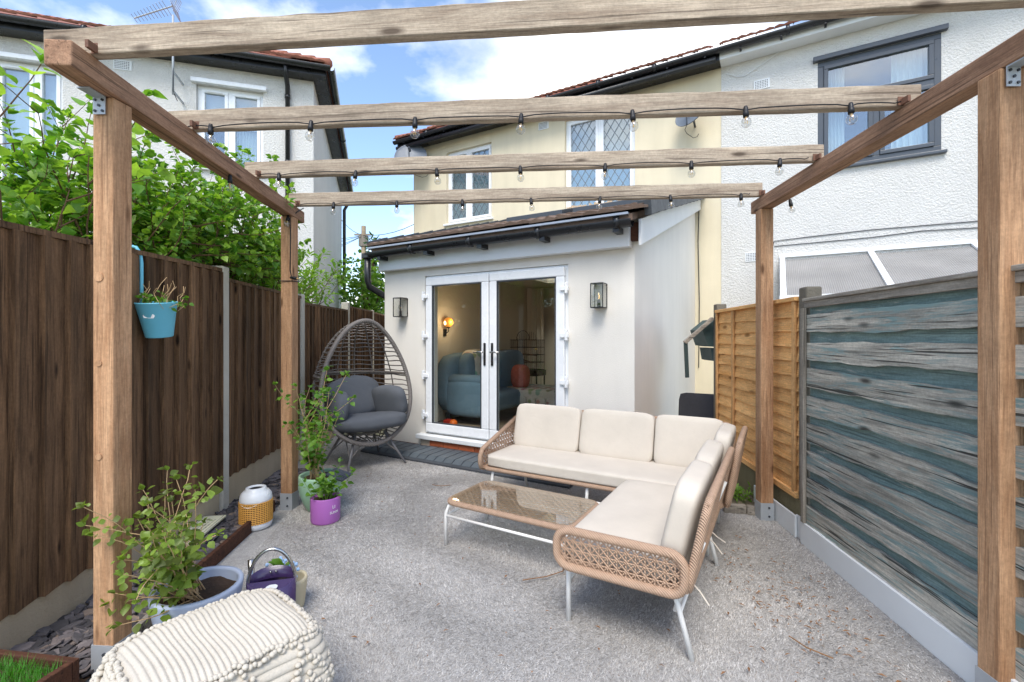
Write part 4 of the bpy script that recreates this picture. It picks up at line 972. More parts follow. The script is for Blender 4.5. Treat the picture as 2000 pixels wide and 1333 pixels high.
for (a, b) in ((-1.185, -.555), (-.548, .065), (.072, .57)):
    M = Matrix.Rotation(R(-15), 4, 'X'); cushion(A, 'back_cushion', ((a+b)/2, SD-.035, .595), ((b-a)/2, .056, .20), 9, M)
M = Matrix.Rotation(R(12), 4, 'Y'); cushion(A, 'back_cushion', (.575, .26, .605), (.055, .25, .19), 6, M)
for x in (-1.12, -.30, .52):
    leg(A, [(x, .05, SZ-.012), (x, .022, SZ-.04), (x, .012, SZ-.09), (x, .012, .0)]); leg(A, [(x, SD-.06, SZ-.012), (x, SD-.02, SZ-.06), (x, SD+.03, 0)])
MB().tube([(-1.12, .012, .205), (.52, .012, .205)], .010, 8).build('leg_rail', MW['whitemetal'], A, True); MB().tube([(-1.12, SD, .19), (.52, SD, .19)], .010, 8).build('leg_rail', MW['whitemetal'], A, True)
# --- piece B: along the right fence side
B = thing('rattan_sofa', 'pink rattan sofa bench with woven end panel beside the worn teal fence', 'sofa', C0, SR)
BY = -1.15; BD = .56
rim([(x, y, SZ) for x, y in rrect(.0, BD, BY+.02, -.035, .05)], .017, B, 'seat_frame')
m = MB(); cane(m, 0, BD, BY+.02, -.035, lambda a, b: True, lambda a, b: (a, b, SZ), .06, .004); m.build('seat_lattice', MW['wick_pink'], B)
cushion(B, 'seat_cushion', (BD/2, BY/2+.006, SZ+.062), (BD/2, -BY/2-.014, .046), 14)
rr = rrect(-.01, BD+.015, SZ-.012, .485, .065); ar = rim([(x, BY, z) for x, z in rr], .0205, B, 'arm')
m = MB(); cane(m, -.01, BD+.015, SZ-.012, .485, inpoly(rr), lambda a, b: (a, BY, b), .042, .0040); m.build('cane_panel', MW['wick_pink'], ar)
back(B, (BD+.02, BY+.01, 0), (BD+.02, -.01, 0), (1, 0, 0), SZ, .715, .085)
M = Matrix.Rotation(R(13), 4, 'Y')
for (a, b) in ((-1.10, -.55), (-.545, -.0)): cushion(B, 'back_cushion', (.535, (a+b)/2, .575), (.060, (b-a)/2, .195), 6, M)
for y in (BY+.09, -.10):
    leg(B, [(.06, y, SZ-.012), (.03, y, SZ-.035), (.012, y, SZ-.085), (.012, y, 0)])
    leg(B, [(BD-.10, y, SZ-.012), (BD-.06, y, SZ-.03), (BD-.035, y, SZ-.08), (BD+.03, y, 0)])
    MB().tube([(BD-.045, y+.01, .19), (BD+.075, y+.01, .52)], .010, 8).build('back_stay', MW['whitemetal'], B, True)
MB().tube([(.012, BY+.09, .205), (.012, -.10, .205)], .010, 8).build('leg_rail', MW['whitemetal'], B, True); MB().tube([(BD-.02, BY+.09, .2), (BD-.02, -.10, .2)], .010, 8).build('leg_rail', MW['whitemetal'], B, True)
for y, s in ((BY+.10, 1), (-.52, 1), (-.42, -1)): MB().tube([(BD+.03, y, .33), (BD+.06, y-.01, .31), (BD+.10, y-.03*s, .27)], .004, 5).build('cushion_tie', MW['cream_fabric'], B)
# --- table
TB = thing('coffee_table', 'low rattan coffee table with glass top and white tube legs', 'table', (.068, 3.09, 0), R(-31))
tw, td, tz = .455, .245, .315
rr = rrect(-tw, tw, -td, td, .07); tr = rim([(x, y, tz-.022) for x, y in rr], .018, TB, 'rim')
m = MB(); cane(m, -tw, tw, -td, td, inpoly(rr), lambda a, b: (a, b, tz-.018), .046, .0042, False); m.build('cane_top', MW['wick_pink'], TB)
MB().prism([(x*.985, y*.975, tz-.004) for x, y in rr], 0, (0, 0, .006)).build('glass_top', MW['tableglass'], TB)
for sx in (-1, 1):
    for sy in (-1, 1): leg(TB, [(sx*(tw-.06), sy*(td-.02), tz-.035), (sx*(tw-.02), sy*(td-.01), tz-.05), (sx*(tw-.002), sy*td, tz-.10), (sx*tw, sy*td, 0)], .0115)
for sy in (-1, 1): MB().tube([(-tw, sy*td, .20), (tw, sy*td, .20)], .009, 8).build('leg_rail', MW['whitemetal'], TB, True)
for sx in (-1, 1): MB().tube([(sx*tw, -td, .20), (sx*tw, td, .20)], .009, 8).build('leg_rail', MW['whitemetal'], TB, True)
# --- black rattan chair back showing behind the sofa
bx = G(1355, 905)
BC = thing('rattan_chair', 'black woven rattan chair mostly hidden behind the cream sofa', 'chair', (1.98, 4.93, 0), SR)
def cush(p, n, c, h, mm, k=6, M=None, s=True): return MB().softbox(c, *h, k=k, n=8, M=M).build(n, mm, p, s)
cush(BC, 'backrest', (0, .26, .53), (.235, .022, .245), MW['wick_black'], 10, Matrix.Rotation(R(-10), 4, 'X')); cush(BC, 'seat', (0, .0, .30), (.235, .25, .028), MW['wick_black'], 10)
for sx in (-1, 1):
    MB().box(sx*.225-.018, sx*.225+.018, -.25, -.20, 0, .29).build('leg', MW['wick_black'], BC); MB().box(sx*.225-.018, sx*.225+.018, .20, .25, 0, .29).build('leg', MW['wick_black'], BC)
    MB().box(sx*.255-.02, sx*.255+.02, -.24, .30, .47, .50).build('arm', MW['wick_black'], BC)

# ================================================================== egg chair
EG = thing('egg_chair', 'grey wicker egg chair with charcoal cushions beside the brown fence', 'chair', (-1.58, 5.06, 0), R(44))
eh, ew, ed = .665, .505, .80; zc = .925
def eggw(t): return ew*math.sin(t)*(1-.25*math.cos(t))          # t 0 = top, pi = bottom
def rimp(t, s): z = zc+eh*math.cos(t); return Vector((s*eggw(t), -.16+.20*((z-.26)/1.33)+.07*math.sin(t), z))
pts = [rimp(math.pi*i/28, 1) for i in range(29)]+[rimp(math.pi*(28-i)/28, -1) for i in range(1, 28)]
MB().tube(pts, .024, 10, True).build('rim', MW['wick_grey'], EG, True)
def shell(t, a):     # a 0..pi sweeps from the right rim round the back to the left rim
    p = rimp(t, 1); w = eggw(t); dp = ed*(w/ew)**.75
    return Vector((w*math.cos(a), p.y+dp*math.sin(a), p.z))
for i in range(1, 33):
    t = math.pi*(.04+.92*i/33)
    MB().tube([shell(t, math.pi*k/18)+Vector((0, 0, .006*math.sin(k*2.1+i))) for k in range(19)], .0068, 5).build('weave_strand', MW['wick_grey'], EG, True)
for j in range(1, 8):
    a = math.pi*j/8; MB().tube([shell(math.pi*(.03+.94*k/20), a) for k in range(21)], .0075, 5).build('rib', MW['wick_grey'], EG, True)
MB().tube([shell(math.pi*.475, math.pi*k/18) for k in range(19)], .016, 8).build('hoop', MW['wick_grey'], EG, True)
Mx = lambda a, b=0, c=0: Matrix.Rotation(R(c), 4, 'Z') @ Matrix.Rotation(R(b), 4, 'Y') @ Matrix.Rotation(R(a), 4, 'X')
def puff(c, h, M, k=3.0):
    rnd = [random.uniform(0, 6) for _ in range(3)]
    def fn(q): return q*(1+.03*math.sin(q.x*16+rnd[0])+.025*math.sin(q.z*19+q.x*6+rnd[1])+.012*math.sin(q.x*45+q.y*30+q.z*25+rnd[2]))
    return MB().softbox(c, *h, k=k, n=12, fn=fn, M=M)
puff((.02, .06, .47), (.41, .32, .095), Mx(-6), 3.2).build('seat_cushion', MW['grey_fabric'], EG, True)
puff((.0, .34, .72), (.32, .10, .235), Mx(-16), 3.2).build('back_cushion', MW['grey_fabric'], EG, True)
puff((.305, .08, .67), (.095, .26, .185), Mx(-4, -12, 14), 2.8).build('side_cushion', MW['grey_fabric'], EG, True)
puff((-.305, .08, .65), (.095, .26, .185), Mx(-4, 12, -14), 2.8).build('side_cushion', MW['grey_fabric'], EG, True)
for sx, sy in ((-1, -1), (1, -1), (-1, 1), (1, 1)):
    top = Vector((sx*.17, .10+sy*.14, .36)); foot = Vector((sx*.34, .08+sy*.30, 0))
    lg = MB().tube([top, foot], [.017, .011], 8).build('leg', plain('grey_leg_tube', lin(112,110,112), .4, .05), EG, True)
    for q in (Vector((sx*.05, .10+sy*.18, .33)), Vector((sx*.24, .10+sy*.04, .36))): MB().tube([q, top.lerp(foot, .62)], .006, 6).build('brace', MW['wick_grey'], lg)
MB().tube([(.17*math.cos(a), .10+.14*math.sin(a)*1.0, .355) for a in [6.283*i/16 for i in range(16)]], .014, 6, True).build('base_ring', MW['wick_grey'], EG)

# ================================================================== plants
def leaf_mesh(name, m, shape='ovate', droop=.18, fold=.16):
    pr = {'ovate': [(0, .0), (.16, .26), (.34, .40), (.55, .36), (.78, .20), (1.0, 0)], 'heart': [(0, .0), (.08, .30), (.28, .46), (.52, .40), (.78, .18), (1.0, 0)],
          'lance': [(0, 0), (.2, .11), (.45, .15), (.7, .11), (1, 0)]}[shape]
    b = MB()
    for u, w in pr:
        z = -droop*u*u; b.v += [(u, 0, z), (u, w, z+fold*w), (u, -w, z+fold*w)]
    for i in range(len(pr)-1):
        k = 3*i
        if i == 0: b.f += [(k, k+3, k+4), (k, k+5, k+3)]
        elif i == len(pr)-2: b.f += [(k, k+3, k+1), (k, k+2, k+3)]
        else: b.f += [(k, k+3, k+4, k+1), (k, k+2, k+5, k+3)]
    return b.mesh(name, m, True)
LEAF = {'lilac': leaf_mesh('leaf', MW['leaf_lilac'], 'heart', .34, .30), 'dense': leaf_mesh('leaf', MW['leaf_dense'], 'ovate', .34, .28), 'pot': leaf_mesh('leaf', MW['leaf_pot'], 'ovate', .22, .2), 'red': leaf_mesh('leaf', MW['leaf_red'], 'ovate', .2, .22), 'lance': leaf_mesh('leaf', MW['leaf_far'], 'lance', .3)}
def leaf_matrix(p, d, s, rnd, roll=.6):
    d = d.normalized(); x, sd, u = frame_from(d); a = rnd.gauss(0, roll); y = sd*math.cos(a)+u*math.sin(a); z = x.cross(y)
    M = Matrix(((x.x, y.x, z.x, p.x), (x.y, y.y, z.y, p.y), (x.z, y.z, z.z, p.z), (0, 0, 0, 1)))
    if M[2][2] < 0: M = M @ Matrix.Rotation(math.pi, 4, 'X')
    return M @ Matrix.Scale(s, 4)
def foliage(parent, kind, mats, keep=300, name='leaf', stuff='foliage'):
    """the leaves that show largest are objects of their own; the rest is one part"""
    me = LEAF[kind]; mats = sorted(mats, key=lambda M: -M.to_scale().x/(M.translation.xy.length+.3))
    for M in mats[:keep]: inst(me, name, parent, M=M)
    rest = mats[keep:]
    if not rest: return
    v = np.array([p.co[:] for p in me.vertices]); nv = len(v); fs = [tuple(p.vertices) for p in me.polygons]; V = []; Fc = []; rn = []
    for i, M in enumerate(rest):
        A = np.array(M); V.append(v @ A[:3, :3].T+A[:3, 3]); Fc += [tuple(i*nv+q for q in f) for f in fs]; rn += [random.random()]*nv
    m2 = bpy.data.meshes.new(stuff); m2.from_pydata(np.concatenate(V).tolist(), [], Fc); m2.materials.append(me.materials[0])
    m2.attributes.new('rnd', 'FLOAT', 'POINT').data.foreach_set('value', rn); m2.polygons.foreach_set('use_smooth', [True]*len(Fc))
    o = bpy.data.objects.new(stuff, m2); C.objects.link(o); o.parent = parent; tag(o, kind='stuff')
def shoots(parent, rnd, starts, kind, size, per, stem_m, keep, r0=.012, pairs=True, wob=.10, step=.09, dirs=None, side=.45, stemname='stem', clip=None, branch=0.0, grav=0.0):
    mats = []; m = MB()
    stack = [(Vector(p), Vector(d).normalized(), L, r0) for p, d, L in starts]
    while stack:
        p, d, L, r = stack.pop(); pts = [p.copy()]; n = max(2, int(L/step)); ph = rnd.uniform(0, 6.28)
        for i in range(n):
            d = (d+Vector((rnd.gauss(0, wob), rnd.gauss(0, wob), rnd.gauss(0, wob)*.6+.02-grav*i))).normalized(); p = p+d*step; pts.append(p.copy())
            if clip and not clip(p): break
            if i < n*.12: continue
            ph += 1.7
            for s in ((0, math.pi) if pairs else (rnd.uniform(0, 6.28),)):
                _, sd, u = frame_from(d); o = sd*math.cos(ph+s)+u*math.sin(ph+s)
                for _k in range(per):
                    dd = (o*(1-.25*_k)+d*side+Vector((0, 0, -.12+.2*rnd.random()))).normalized(); q = p+d*rnd.uniform(-.03, .03)
                    mats.append(leaf_matrix(q+dd*size*.25, dd, size*rnd.uniform(.45, 1.22)*(1-.35*(i/n)**3), rnd))
            if branch and rnd.random() < branch and L > .35:
                _, sd, u = frame_from(d); a = rnd.uniform(0, 6.28); bd = (d*.8+(sd*math.cos(a)+u*math.sin(a))*.75).normalized(); stack.append((p.copy(), bd, L*.5, r*.6))
        dd = d
        for k in range(3): mats.append(leaf_matrix(p, (dd+Vector((rnd.gauss(0, .4), rnd.gauss(0, .4), .2))).normalized(), size*.7, rnd))
        m.tube(pts, [max(r*(1-.75*i/len(pts)), .0016) for i in range(len(pts))], 5)
    m.build(stemname, stem_m, parent); foliage(parent, kind, mats, keep); return mats
# lilac beyond the near fence panel
rnd = random.Random(21)
def over_fence(p): return p.x < FL(p.y)-.05 or p.z > 1.97
LIL = thing('lilac_bush', 'tall lilac bush with large heart-shaped leaves behind the bucket fence panel', 'bush', (-2.9, 2.6, 0))
st = []
for i in range(46):
    y = rnd.uniform(1.75, 3.55); x = FL(y)-rnd.uniform(.18, 1.0); ht = rnd.uniform(.85, 1.5)-.25*abs(y-2.6)
    st.append((Vector((x+2.9, y-2.6, rnd.uniform(1.1, 1.45))), (rnd.gauss(.05, .18), rnd.gauss(0, .2), 1), ht))
shoots(LIL, rnd, st, 'lilac', .088, 1, MW['bark'], 300, .009, step=.08, wob=.07, branch=.10, clip=lambda p: (p+Vector((-2.9, 2.6, 0))).x < FL(p.y+2.6)-.13 or p.z > 2.02)
MB().tube([(0, 0, 0), (.03, .05, .7), (-.02, -.03, 1.4)], [.05, .04, .025], 7).build('trunk', MW['bark'], LIL)
# dense evergreen-looking shrub spilling over the next panel
SHB = thing('leafy_shrub', 'dense dark green shrub spilling over the second brown fence panel', 'bush', (-2.95, 4.4, 0)); st = []
for i in range(210):
    y = rnd.uniform(2.95, 5.75); t = (y-2.95)/2.8; x = FL(y)-rnd.uniform(.12, 1.05); top = float(np.interp(y, [2.9, 3.4, 4.2, 5.0, 5.8], [2.62, 2.80, 2.86, 2.60, 2.05]))
    z0 = rnd.uniform(1.25, 2.0); L = max(.2, (top-z0)*rnd.uniform(.65, 1.0)); st.append((Vector((x+2.95, y-4.4, z0)), (rnd.gauss(.12, .3), rnd.gauss(0, .32), 1), L))
for i in range(40):         # shoots leaning out over the fence
    y = rnd.uniform(3.3, 5.3); st.append((Vector((FL(y)-.12+2.95, y-4.4, rnd.uniform(1.98, 2.25))), (.75, rnd.gauss(0, .4), rnd.uniform(-.3, .4)), rnd.uniform(.2, .34)))
shoots(SHB, rnd, st, 'dense', .064, 3, MW['bark'], 300, .007, step=.065, wob=.13, branch=.12, clip=lambda p: (p+Vector((-2.95, 4.4, 0))).x < FL(p.y+4.4)-.10 or p.z > 1.95)
MB().tube([(0, 0, 0), (-.03, .08, .8), (.04, .0, 1.6)], [.06, .05, .03], 7).build('trunk', MW['bark'], SHB)
WIL = thing('willow_leaved_bush', 'bright narrow-leaved bush rising above the fence beside the egg chair', 'bush', (-2.95, 6.0, 0)); st = []
for i in range(60):
    y = rnd.uniform(5.5, 6.9); x = FL(y)-rnd.uniform(.16, .6); st.append((Vector((x+2.95, y-6.0, rnd.uniform(1.3, 1.9))), (rnd.gauss(.30, .3), rnd.gauss(.05, .35), 1), rnd.uniform(.35, .85)))
shoots(WIL, rnd, st, 'lance', .12, 1, MW['bark'], 200, .006, step=.06, wob=.14, side=.7, branch=.1, clip=lambda p: (p+Vector((-2.95, 6.0, 0))).x < FL(p.y+6.0)-.14 or p.z > 1.93)
MB().tube([(0, 0, 0), (-.03, .03, .8), (.0, .0, 1.5)], [.05, .04, .025], 7).build('trunk', MW['bark'], WIL)
# potted plants
def pot(name, label, p, prof, mat, soil_z, soil_r, extra=None):
    th = thing(name, label, 'plant pot', p); MB().lathe(prof, 40).build('pot', mat, th, True)
    m = MB(); rr = random.Random(5); n = 24; m.v.append((0, 0, soil_z+.012))
    for k in (0.5, 1.0):
        for i in range(n): a = 6.283*i/n; m.v.append((soil_r*k*math.cos(a), soil_r*k*math.sin(a), soil_z+rr.uniform(-.006, .010)))
    for i in range(n): j = (i+1) % n; m.f += [(0, 1+i, 1+j), (1+i, 1+n+i, 1+n+j, 1+j)]
    m.build('soil', MW['soil'], th, True); return th
def pprof(r0, r1, h, t=.014, bulge=0):
    o = [(0, 0), (r0*.9, 0), (r0, .012)]+[(r0+(r1-r0)*i/8+bulge*math.sin(math.pi*i/8), .012+(h-.024)*i/8) for i in range(1, 9)]+[(r1-.003, h), (r1-t, h), (r1-t-.003, h-.01)]
    return o+[(r1-t-.006, h*.6), (0, h*.55)]
LP = pot('plant_pot', 'large lavender blue pot with straggling climber behind the knitted pouf', (-1.455, 2.135, 0), pprof(.145, .185, .255, .022), MW['lavender'], .205, .165)
rnd = random.Random(8); st = []
for i in range(15):
    tgt = D(rnd.uniform(165, 365), rnd.uniform(985, 1265), rnd.uniform(1.64, 1.98)); p0 = Vector((rnd.uniform(-.06, .06), rnd.uniform(-.05, .05), .205)); d = tgt-Vector((-1.455, 2.135, 0))-p0
    st.append((p0, d+Vector((0, 0, .10)), d.length*.92))
for i in range(14):
    tgt = D(rnd.uniform(190, 320), rnd.uniform(950, 1180), rnd.uniform(1.66, 1.92)); p0 = Vector((rnd.uniform(-.08, .04), rnd.uniform(-.06, .04), .205)); d = tgt-Vector((-1.455, 2.135, 0))-p0
    st.append((p0, d+Vector((0, 0, .05)), d.length))
for tx, ty in ((262, 890), (275, 930), (300, 965), (330, 1000), (245, 990), (215, 1000), (230, 1060)):
    tgt = D(tx, ty, 2.10 if tx > 255 else 1.80); p0 = Vector((-.03, 0, .205)); d = tgt-Vector((-1.455, 2.135, 0))-p0; st.append((p0, d+Vector((.02, 0, .04)), d.length*.92))
shoots(LP, rnd, st, 'red', .045, 1, MW['straw'], 300, .0036, step=.05, wob=.10, side=.35, grav=.004, branch=.03)
MB().tube([(.0, .0, .19), (-.02, .01, .26), (-.01, .0, .33)], .008, 6).build('old_stem', MW['straw'], LP)
MP = pot('plant_pot', 'mint green pot with climbing plant against a pergola post by the brown fence', (-1.565, 3.77, 0), pprof(.105, .168, .285, .018, .022), MW['mint'], .25, .148)
st = []
for i in range(22):
    tgt = D(rnd.uniform(562, 625), rnd.uniform(735, 930), rnd.uniform(3.55, 3.72)); p0 = Vector((rnd.uniform(-.07, .03), rnd.uniform(-.05, .05), .25)); d = tgt-Vector((-1.565, 3.77, 0))-p0; st.append((p0, d+Vector((0, 0, .1)), d.length*1.02))
shoots(MP, rnd, st, 'pot', .056, 1, MW['straw'], 300, .004, step=.05, wob=.075, side=.35, grav=.001, branch=.05)
sp = thing('solar_panel', 'small black solar panel leaning on the mint green pot', 'solar panel', (-1.40, 3.72, .295), R(-25))
MB().box(-.095, .095, -.06, .06, -.006, .006).build('panel', plain('solar_cell', lin(58,62,72), .25, .1, 30), sp, bevel=.003, rot=(R(14), R(8), 0)); MB().tube([(0, .02, -.005), (-.05, .05, -.10)], .006, 6).build('stake', MW['black'], sp)
PP = pot('plant_pot', 'small purple pot with white lettering in front of the mint pot', (-1.425, 3.52, 0), [(0, 0), (.095, 0), (.102, .008), (.106, .02), (.108, .185), (.106, .192), (.098, .192), (.096, .12), (0, .12)], MW['purplepot'], .165, .094)
MB().lathe([(0, .0), (.098, .0), (.098, .010), (.09, .012), (0, .012)], 32).build('saucer', MW['beige'], PP, True)
st = [(Vector((rnd.uniform(-.05, .05), rnd.uniform(-.05, .05), .165)), (rnd.gauss(0, .35), rnd.gauss(0, .35), 1), rnd.uniform(.08, .2)) for _ in range(20)]
st += [(Vector((.04, 0, .165)), (.35, -.05, 1), .30), (Vector((.05, .0, .165)), (.5, 0, 1), .26)]
shoots(PP, rnd, st, 'pot', .050, 1, MW['leaf_pot'], 200, .003, step=.035, wob=.12, side=.6)
def text_mesh(body, size):
    cu = bpy.data.curves.new('txt', 'FONT'); cu.body = body; cu.size = size; cu.extrude = .0006; cu.resolution_u = 3; o = bpy.data.objects.new('txt', cu); C.objects.link(o)
    dg = bpy.context.evaluated_depsgraph_get(); me = bpy.data.meshes.new_from_object(o.evaluated_get(dg)); bpy.data.objects.remove(o); return me
for body, zz, a0, sz in (('LI', .120, R(-42), .034), ('SUNN', .082, R(-52), .026)):
    me = text_mesh(body, sz); r = .1092
    for v_ in me.vertices: a = a0+v_.co.x/r; z_ = v_.co.y+zz; v_.co = ((r+v_.co.z)*math.cos(a), (r+v_.co.z)*math.sin(a), z_)
    me.materials.clear(); me.materials.append(MW['trim']); inst(me, 'lettering', PP)

# ================================================================== lantern, sign, watering can and small things by the edging
LT = thing('lantern', 'white lantern with yellow cane weave band standing by the edging board', 'lantern', tuple(G(500, 1030)))
MB().lathe([(0, 0), (.085, 0), (.104, .012), (.108, .035), (.108, .055)], 36).build('base', MW['whiteceramic'], LT, True)
m = MB(); n = 40
for k in range(n):
    a = 6.283*k/n; m.tube([(.108*math.cos(a), .108*math.sin(a), .05), (.108*math.cos(a), .108*math.sin(a), .205)], .0042, 4)
for k in range(12): z = .055+k*.0132; m.tube([(.109*math.cos(6.283*i/n), .109*math.sin(6.283*i/n), z) for i in range(n)], .0042, 4, True)
m.build('cane_band', MW['cane'], LT); MB().lathe([(.100, .05), (.100, .205)], 36).build('inner_sleeve', MW['dark'], LT, True)
MB().lathe([(.108, .200), (.109, .215), (.104, .245), (.085, .272), (.070, .280), (.068, .296), (.052, .298), (.050, .285), (0, .284)], 36).build('top', MW['whiteceramic'], LT, True)
MB().lathe([(0, .2865), (.048, .2865), (.048, .2845)], 24).build('solar_lid', MW['dark'], LT)
MB().tube([(.098*math.cos(a), -.098*abs(math.sin(a))-.012, .255-.075*abs(math.sin(a))**1.3) for a in [math.pi*i/16 for i in range(17)]], .003, 6).build('handle', MW['whitemetal'], LT, True)
sg = [G(394, 1019, .06), G(440, 1019, .06), G(372, 1073, .06), G(332, 1071, .06)]
d0 = (sg[0]+sg[3])/2; ctr = sum(sg, Vector())/4; dr = (sg[0]+sg[1]-sg[2]-sg[3]); ang = math.atan2(dr.y, dr.x)
SG = thing('garden_sign', 'cream lettered wooden sign lying on the slate chips by the fence', 'sign', (ctr.x-.01, ctr.y, .078), ang)
sL, sW = .27, .075
MB().box(-sL, sL, -sW, sW, -.008, .008).build('board', plain('cream_sign_paint', lin(226,222,190), .6, .06), SG, bevel=.003)
m = MB(); ink = plain('sign_ink', lin(72,70,60), .7, .05)
for y in (-sW+.012, sW-.012): m.box(-sL+.012, sL-.012, y-.001, y+.001, .0078, .009)
for x in (-sL+.012, sL-.012): m.box(x-.001, x+.001, -sW+.012, sW-.012, .0078, .009)
m.build('printed_border', ink, SG)
m = MB(); rnd = random.Random(4); x = -.22
while x < .2:          # the worn lettering can no longer be read: strokes of a large line and two small lines
    w = rnd.choice((.004, .004, .006)); m.box(x, x+w, .005, .045, .0078, .009); x += rnd.choice((.014, .02, .026))
x = -.20
while x < .2: m.box(x, x+.003, -.018, -.006, .0078, .0088); m.box(x, x+.003, -.042, -.032, .0078, .0088); x += rnd.choice((.008, .012, .02))
m.build('worn_lettering', ink, SG)
WC = thing('watering_can', 'dark purple enamel watering can with steel hoop handle behind the pouf', 'watering can', (-1.165, 2.235, 0), R(15))
def oval(r, k): return k*r
m = MB(); n = 32
prof = [(.0, 0, 0), (.105, 0, 0), (.108, .01, 0), (.108, .21, .0)]
ring = lambda r, z, tl=0: [(r*math.cos(6.283*i/n), r*.72*math.sin(6.283*i/n), z+tl*math.sin(6.283*i/n)) for i in range(n)]
rings = [ring(.100, 0), ring(.106, .01), ring(.108, .235, .025), ring(.104, .235, .025), ring(.102, .20, .0)]
for rg in rings: m.v += rg
for k in range(len(rings)-1):
    for i in range(n): j = (i+1) % n; m.f.append((k*n+i, k*n+j, (k+1)*n+j, (k+1)*n+i))
m.f.append(tuple(range(n))[::-1]); m.build('body', MW['canpurple'], WC, True)
m = MB(); hs = [p for p in ring(.103, .222, .02) if p[1] <= .005]; m.poly([(p[0], p[1], p[2]) for p in hs]); m.build('lid', MW['canpurple'], WC)
MB().lathe([(0, .003), (.026, .003), (.026, 0)], 20, (.01, -.05, .212)).build('cap', MW['whiteceramic'], WC)
MB().tube([(-.105+.105*(1-math.cos(math.pi*i/20)), .0, .20+.175*math.sin(math.pi*i/20)) for i in range(21)], .0085, 8).build('handle', MW['chrome'], WC, True)
for x in (-.02, .005): MB().ball((x, .062, .236), .006).build('rivet', MW['chrome'], WC, True)
MB().tube([(-.07, .05, .07), (-.12, .13, .18), (-.13, .15, .27)], [.02, .014, .016], 8).build('spout', MW['chrome'], WC, True)
BP = thing('beige_pot', 'small beige pot with blue flowers half hidden behind the watering can', 'plant pot', (-1.15, 2.385, 0)); MB().lathe(pprof(.07, .085, .16), 28).build('pot', MW['beige'], BP, True)
m = MB(); rnd = random.Random(2)
for _ in range(60): m.ball((rnd.gauss(-.03, .03), rnd.gauss(0, .03), .17+rnd.random()*.06), .010, None, None, 6, 4)
m.build('flower_heads', plain('blue_flower', lin(150,180,214), .7, .3, 60), BP)
for k in range(5): inst(LEAF['pot'], 'leaf', BP, M=leaf_matrix(Vector((-.03, -.02, .22)), Vector((rnd.gauss(0, .6), -.4, .8)), .075, rnd))
# turquoise bucket hooked over the fence
hy = 2.77; HB = thing('hanging_pot', 'turquoise metal bucket with weeds hooked over the brown fence', 'plant pot', (FL(hy)+.135, hy, 1.415), la-math.pi/2)
M = Matrix.Rotation(R(8), 4, 'X')
MB().lathe([(0, -.01), (.066, -.01), (.069, -.005), (.102, .190), (.105, .193), (.105, .199), (.099, .199), (.096, .16), (0, .15)], 36, axis=M).build('bucket', MW['bluepot'], HB, True)
MB().lathe([(0, .165), (.097, .167)], 24, axis=M).build('soil', MW['soil'], HB)
MB().tube([(-.088, -.02, .15), (-.088, -.02, .30), (-.088, -.02, .43), (-.096, -.02, .49), (-.118, -.02, .522), (-.15, -.02, .53), (-.19, -.02, .525), (-.205, -.02, .49)], .010, 8).build('hook', MW['bluepot'], HB, True)
o = MB().poly([M @ Vector((.0925*math.cos(a), .0925*math.sin(a), z)) for a, z in ((-1.75, .112), (-1.2, .110), (-1.12, .125), (-1.25, .138), (-1.7, .140), (-1.82, .126))]).build('worn_label', MW['trim'], HB)
rnd = random.Random(31); st = [(Vector((rnd.uniform(-.07, .07), rnd.uniform(-.07, .07), .15)), (rnd.gauss(0, .6), rnd.gauss(0, .6), 1), rnd.uniform(.05, .12)) for _ in range(22)]
shoots(HB, rnd, st, 'pot', .036, 1, MW['straw'], 160, .002, step=.025, wob=.16, side=.4)
m = MB()
for i in range(12):
    p = Vector((rnd.uniform(-.08, .08), rnd.uniform(-.08, .08), .15)); q = [p]
    for k in range(5): p = p+Vector((rnd.gauss(0, .018), rnd.gauss(0, .018), rnd.uniform(.015, .045))); q.append(p)
    m.tube(q, .0016, 4)
m.build('dry_stalks', MW['straw'], HB)
# planter box with grass, corner of the picture
PB = thing('planter_box', 'red brown wooden planter box full of grass on the slate by the brown fence', 'planter', (-1.80, 1.575, 0), R(-8))
for (a, b, c, d) in ((-.30, .14, .165, .19), (-.30, .14, -.19, -.165), (.115, .14, -.165, .165), (-.30, -.275, -.165, .165)): MB().box(a, b, c, d, 0, .19).build('side_board', MW['redbrown'], PB, bevel=.004)
MB().box(-.275, .115, -.165, .165, .02, .16).build('soil', MW['soil'], PB)
m = MB(); rnd = random.Random(6)
for _ in range(2600):
    x, y = rnd.uniform(-.265, .105), rnd.uniform(-.155, .155); a = rnd.uniform(0, 6.28); L = rnd.uniform(.02, .055); w = .0016; dx, dy = math.cos(a), math.sin(a)
    m.v += [(x-dy*w, y+dx*w, .158), (x+dy*w, y-dx*w, .158), (x+dx*L*.5, y+dy*L*.5, .158+L)]; k = len(m.v); m.f.append((k-3, k-2, k-1))
tag(m.build('grass', MW['grassgreen'], PB), kind='stuff')
# weed by the right fence
wd = thing('weed', 'small green weed at the foot of the orange fence', 'weed', (1.93, 3.95, .01)); rnd = random.Random(16)
shoots(wd, rnd, [(Vector((rnd.gauss(0, .03), rnd.gauss(0, .05), 0)), (rnd.gauss(0, .6), rnd.gauss(0, .6), 1), rnd.uniform(.06, .13)) for _ in range(24)], 'lance', .06, 1, MW['leaf_far'], 300, .002, step=.03, side=.6)

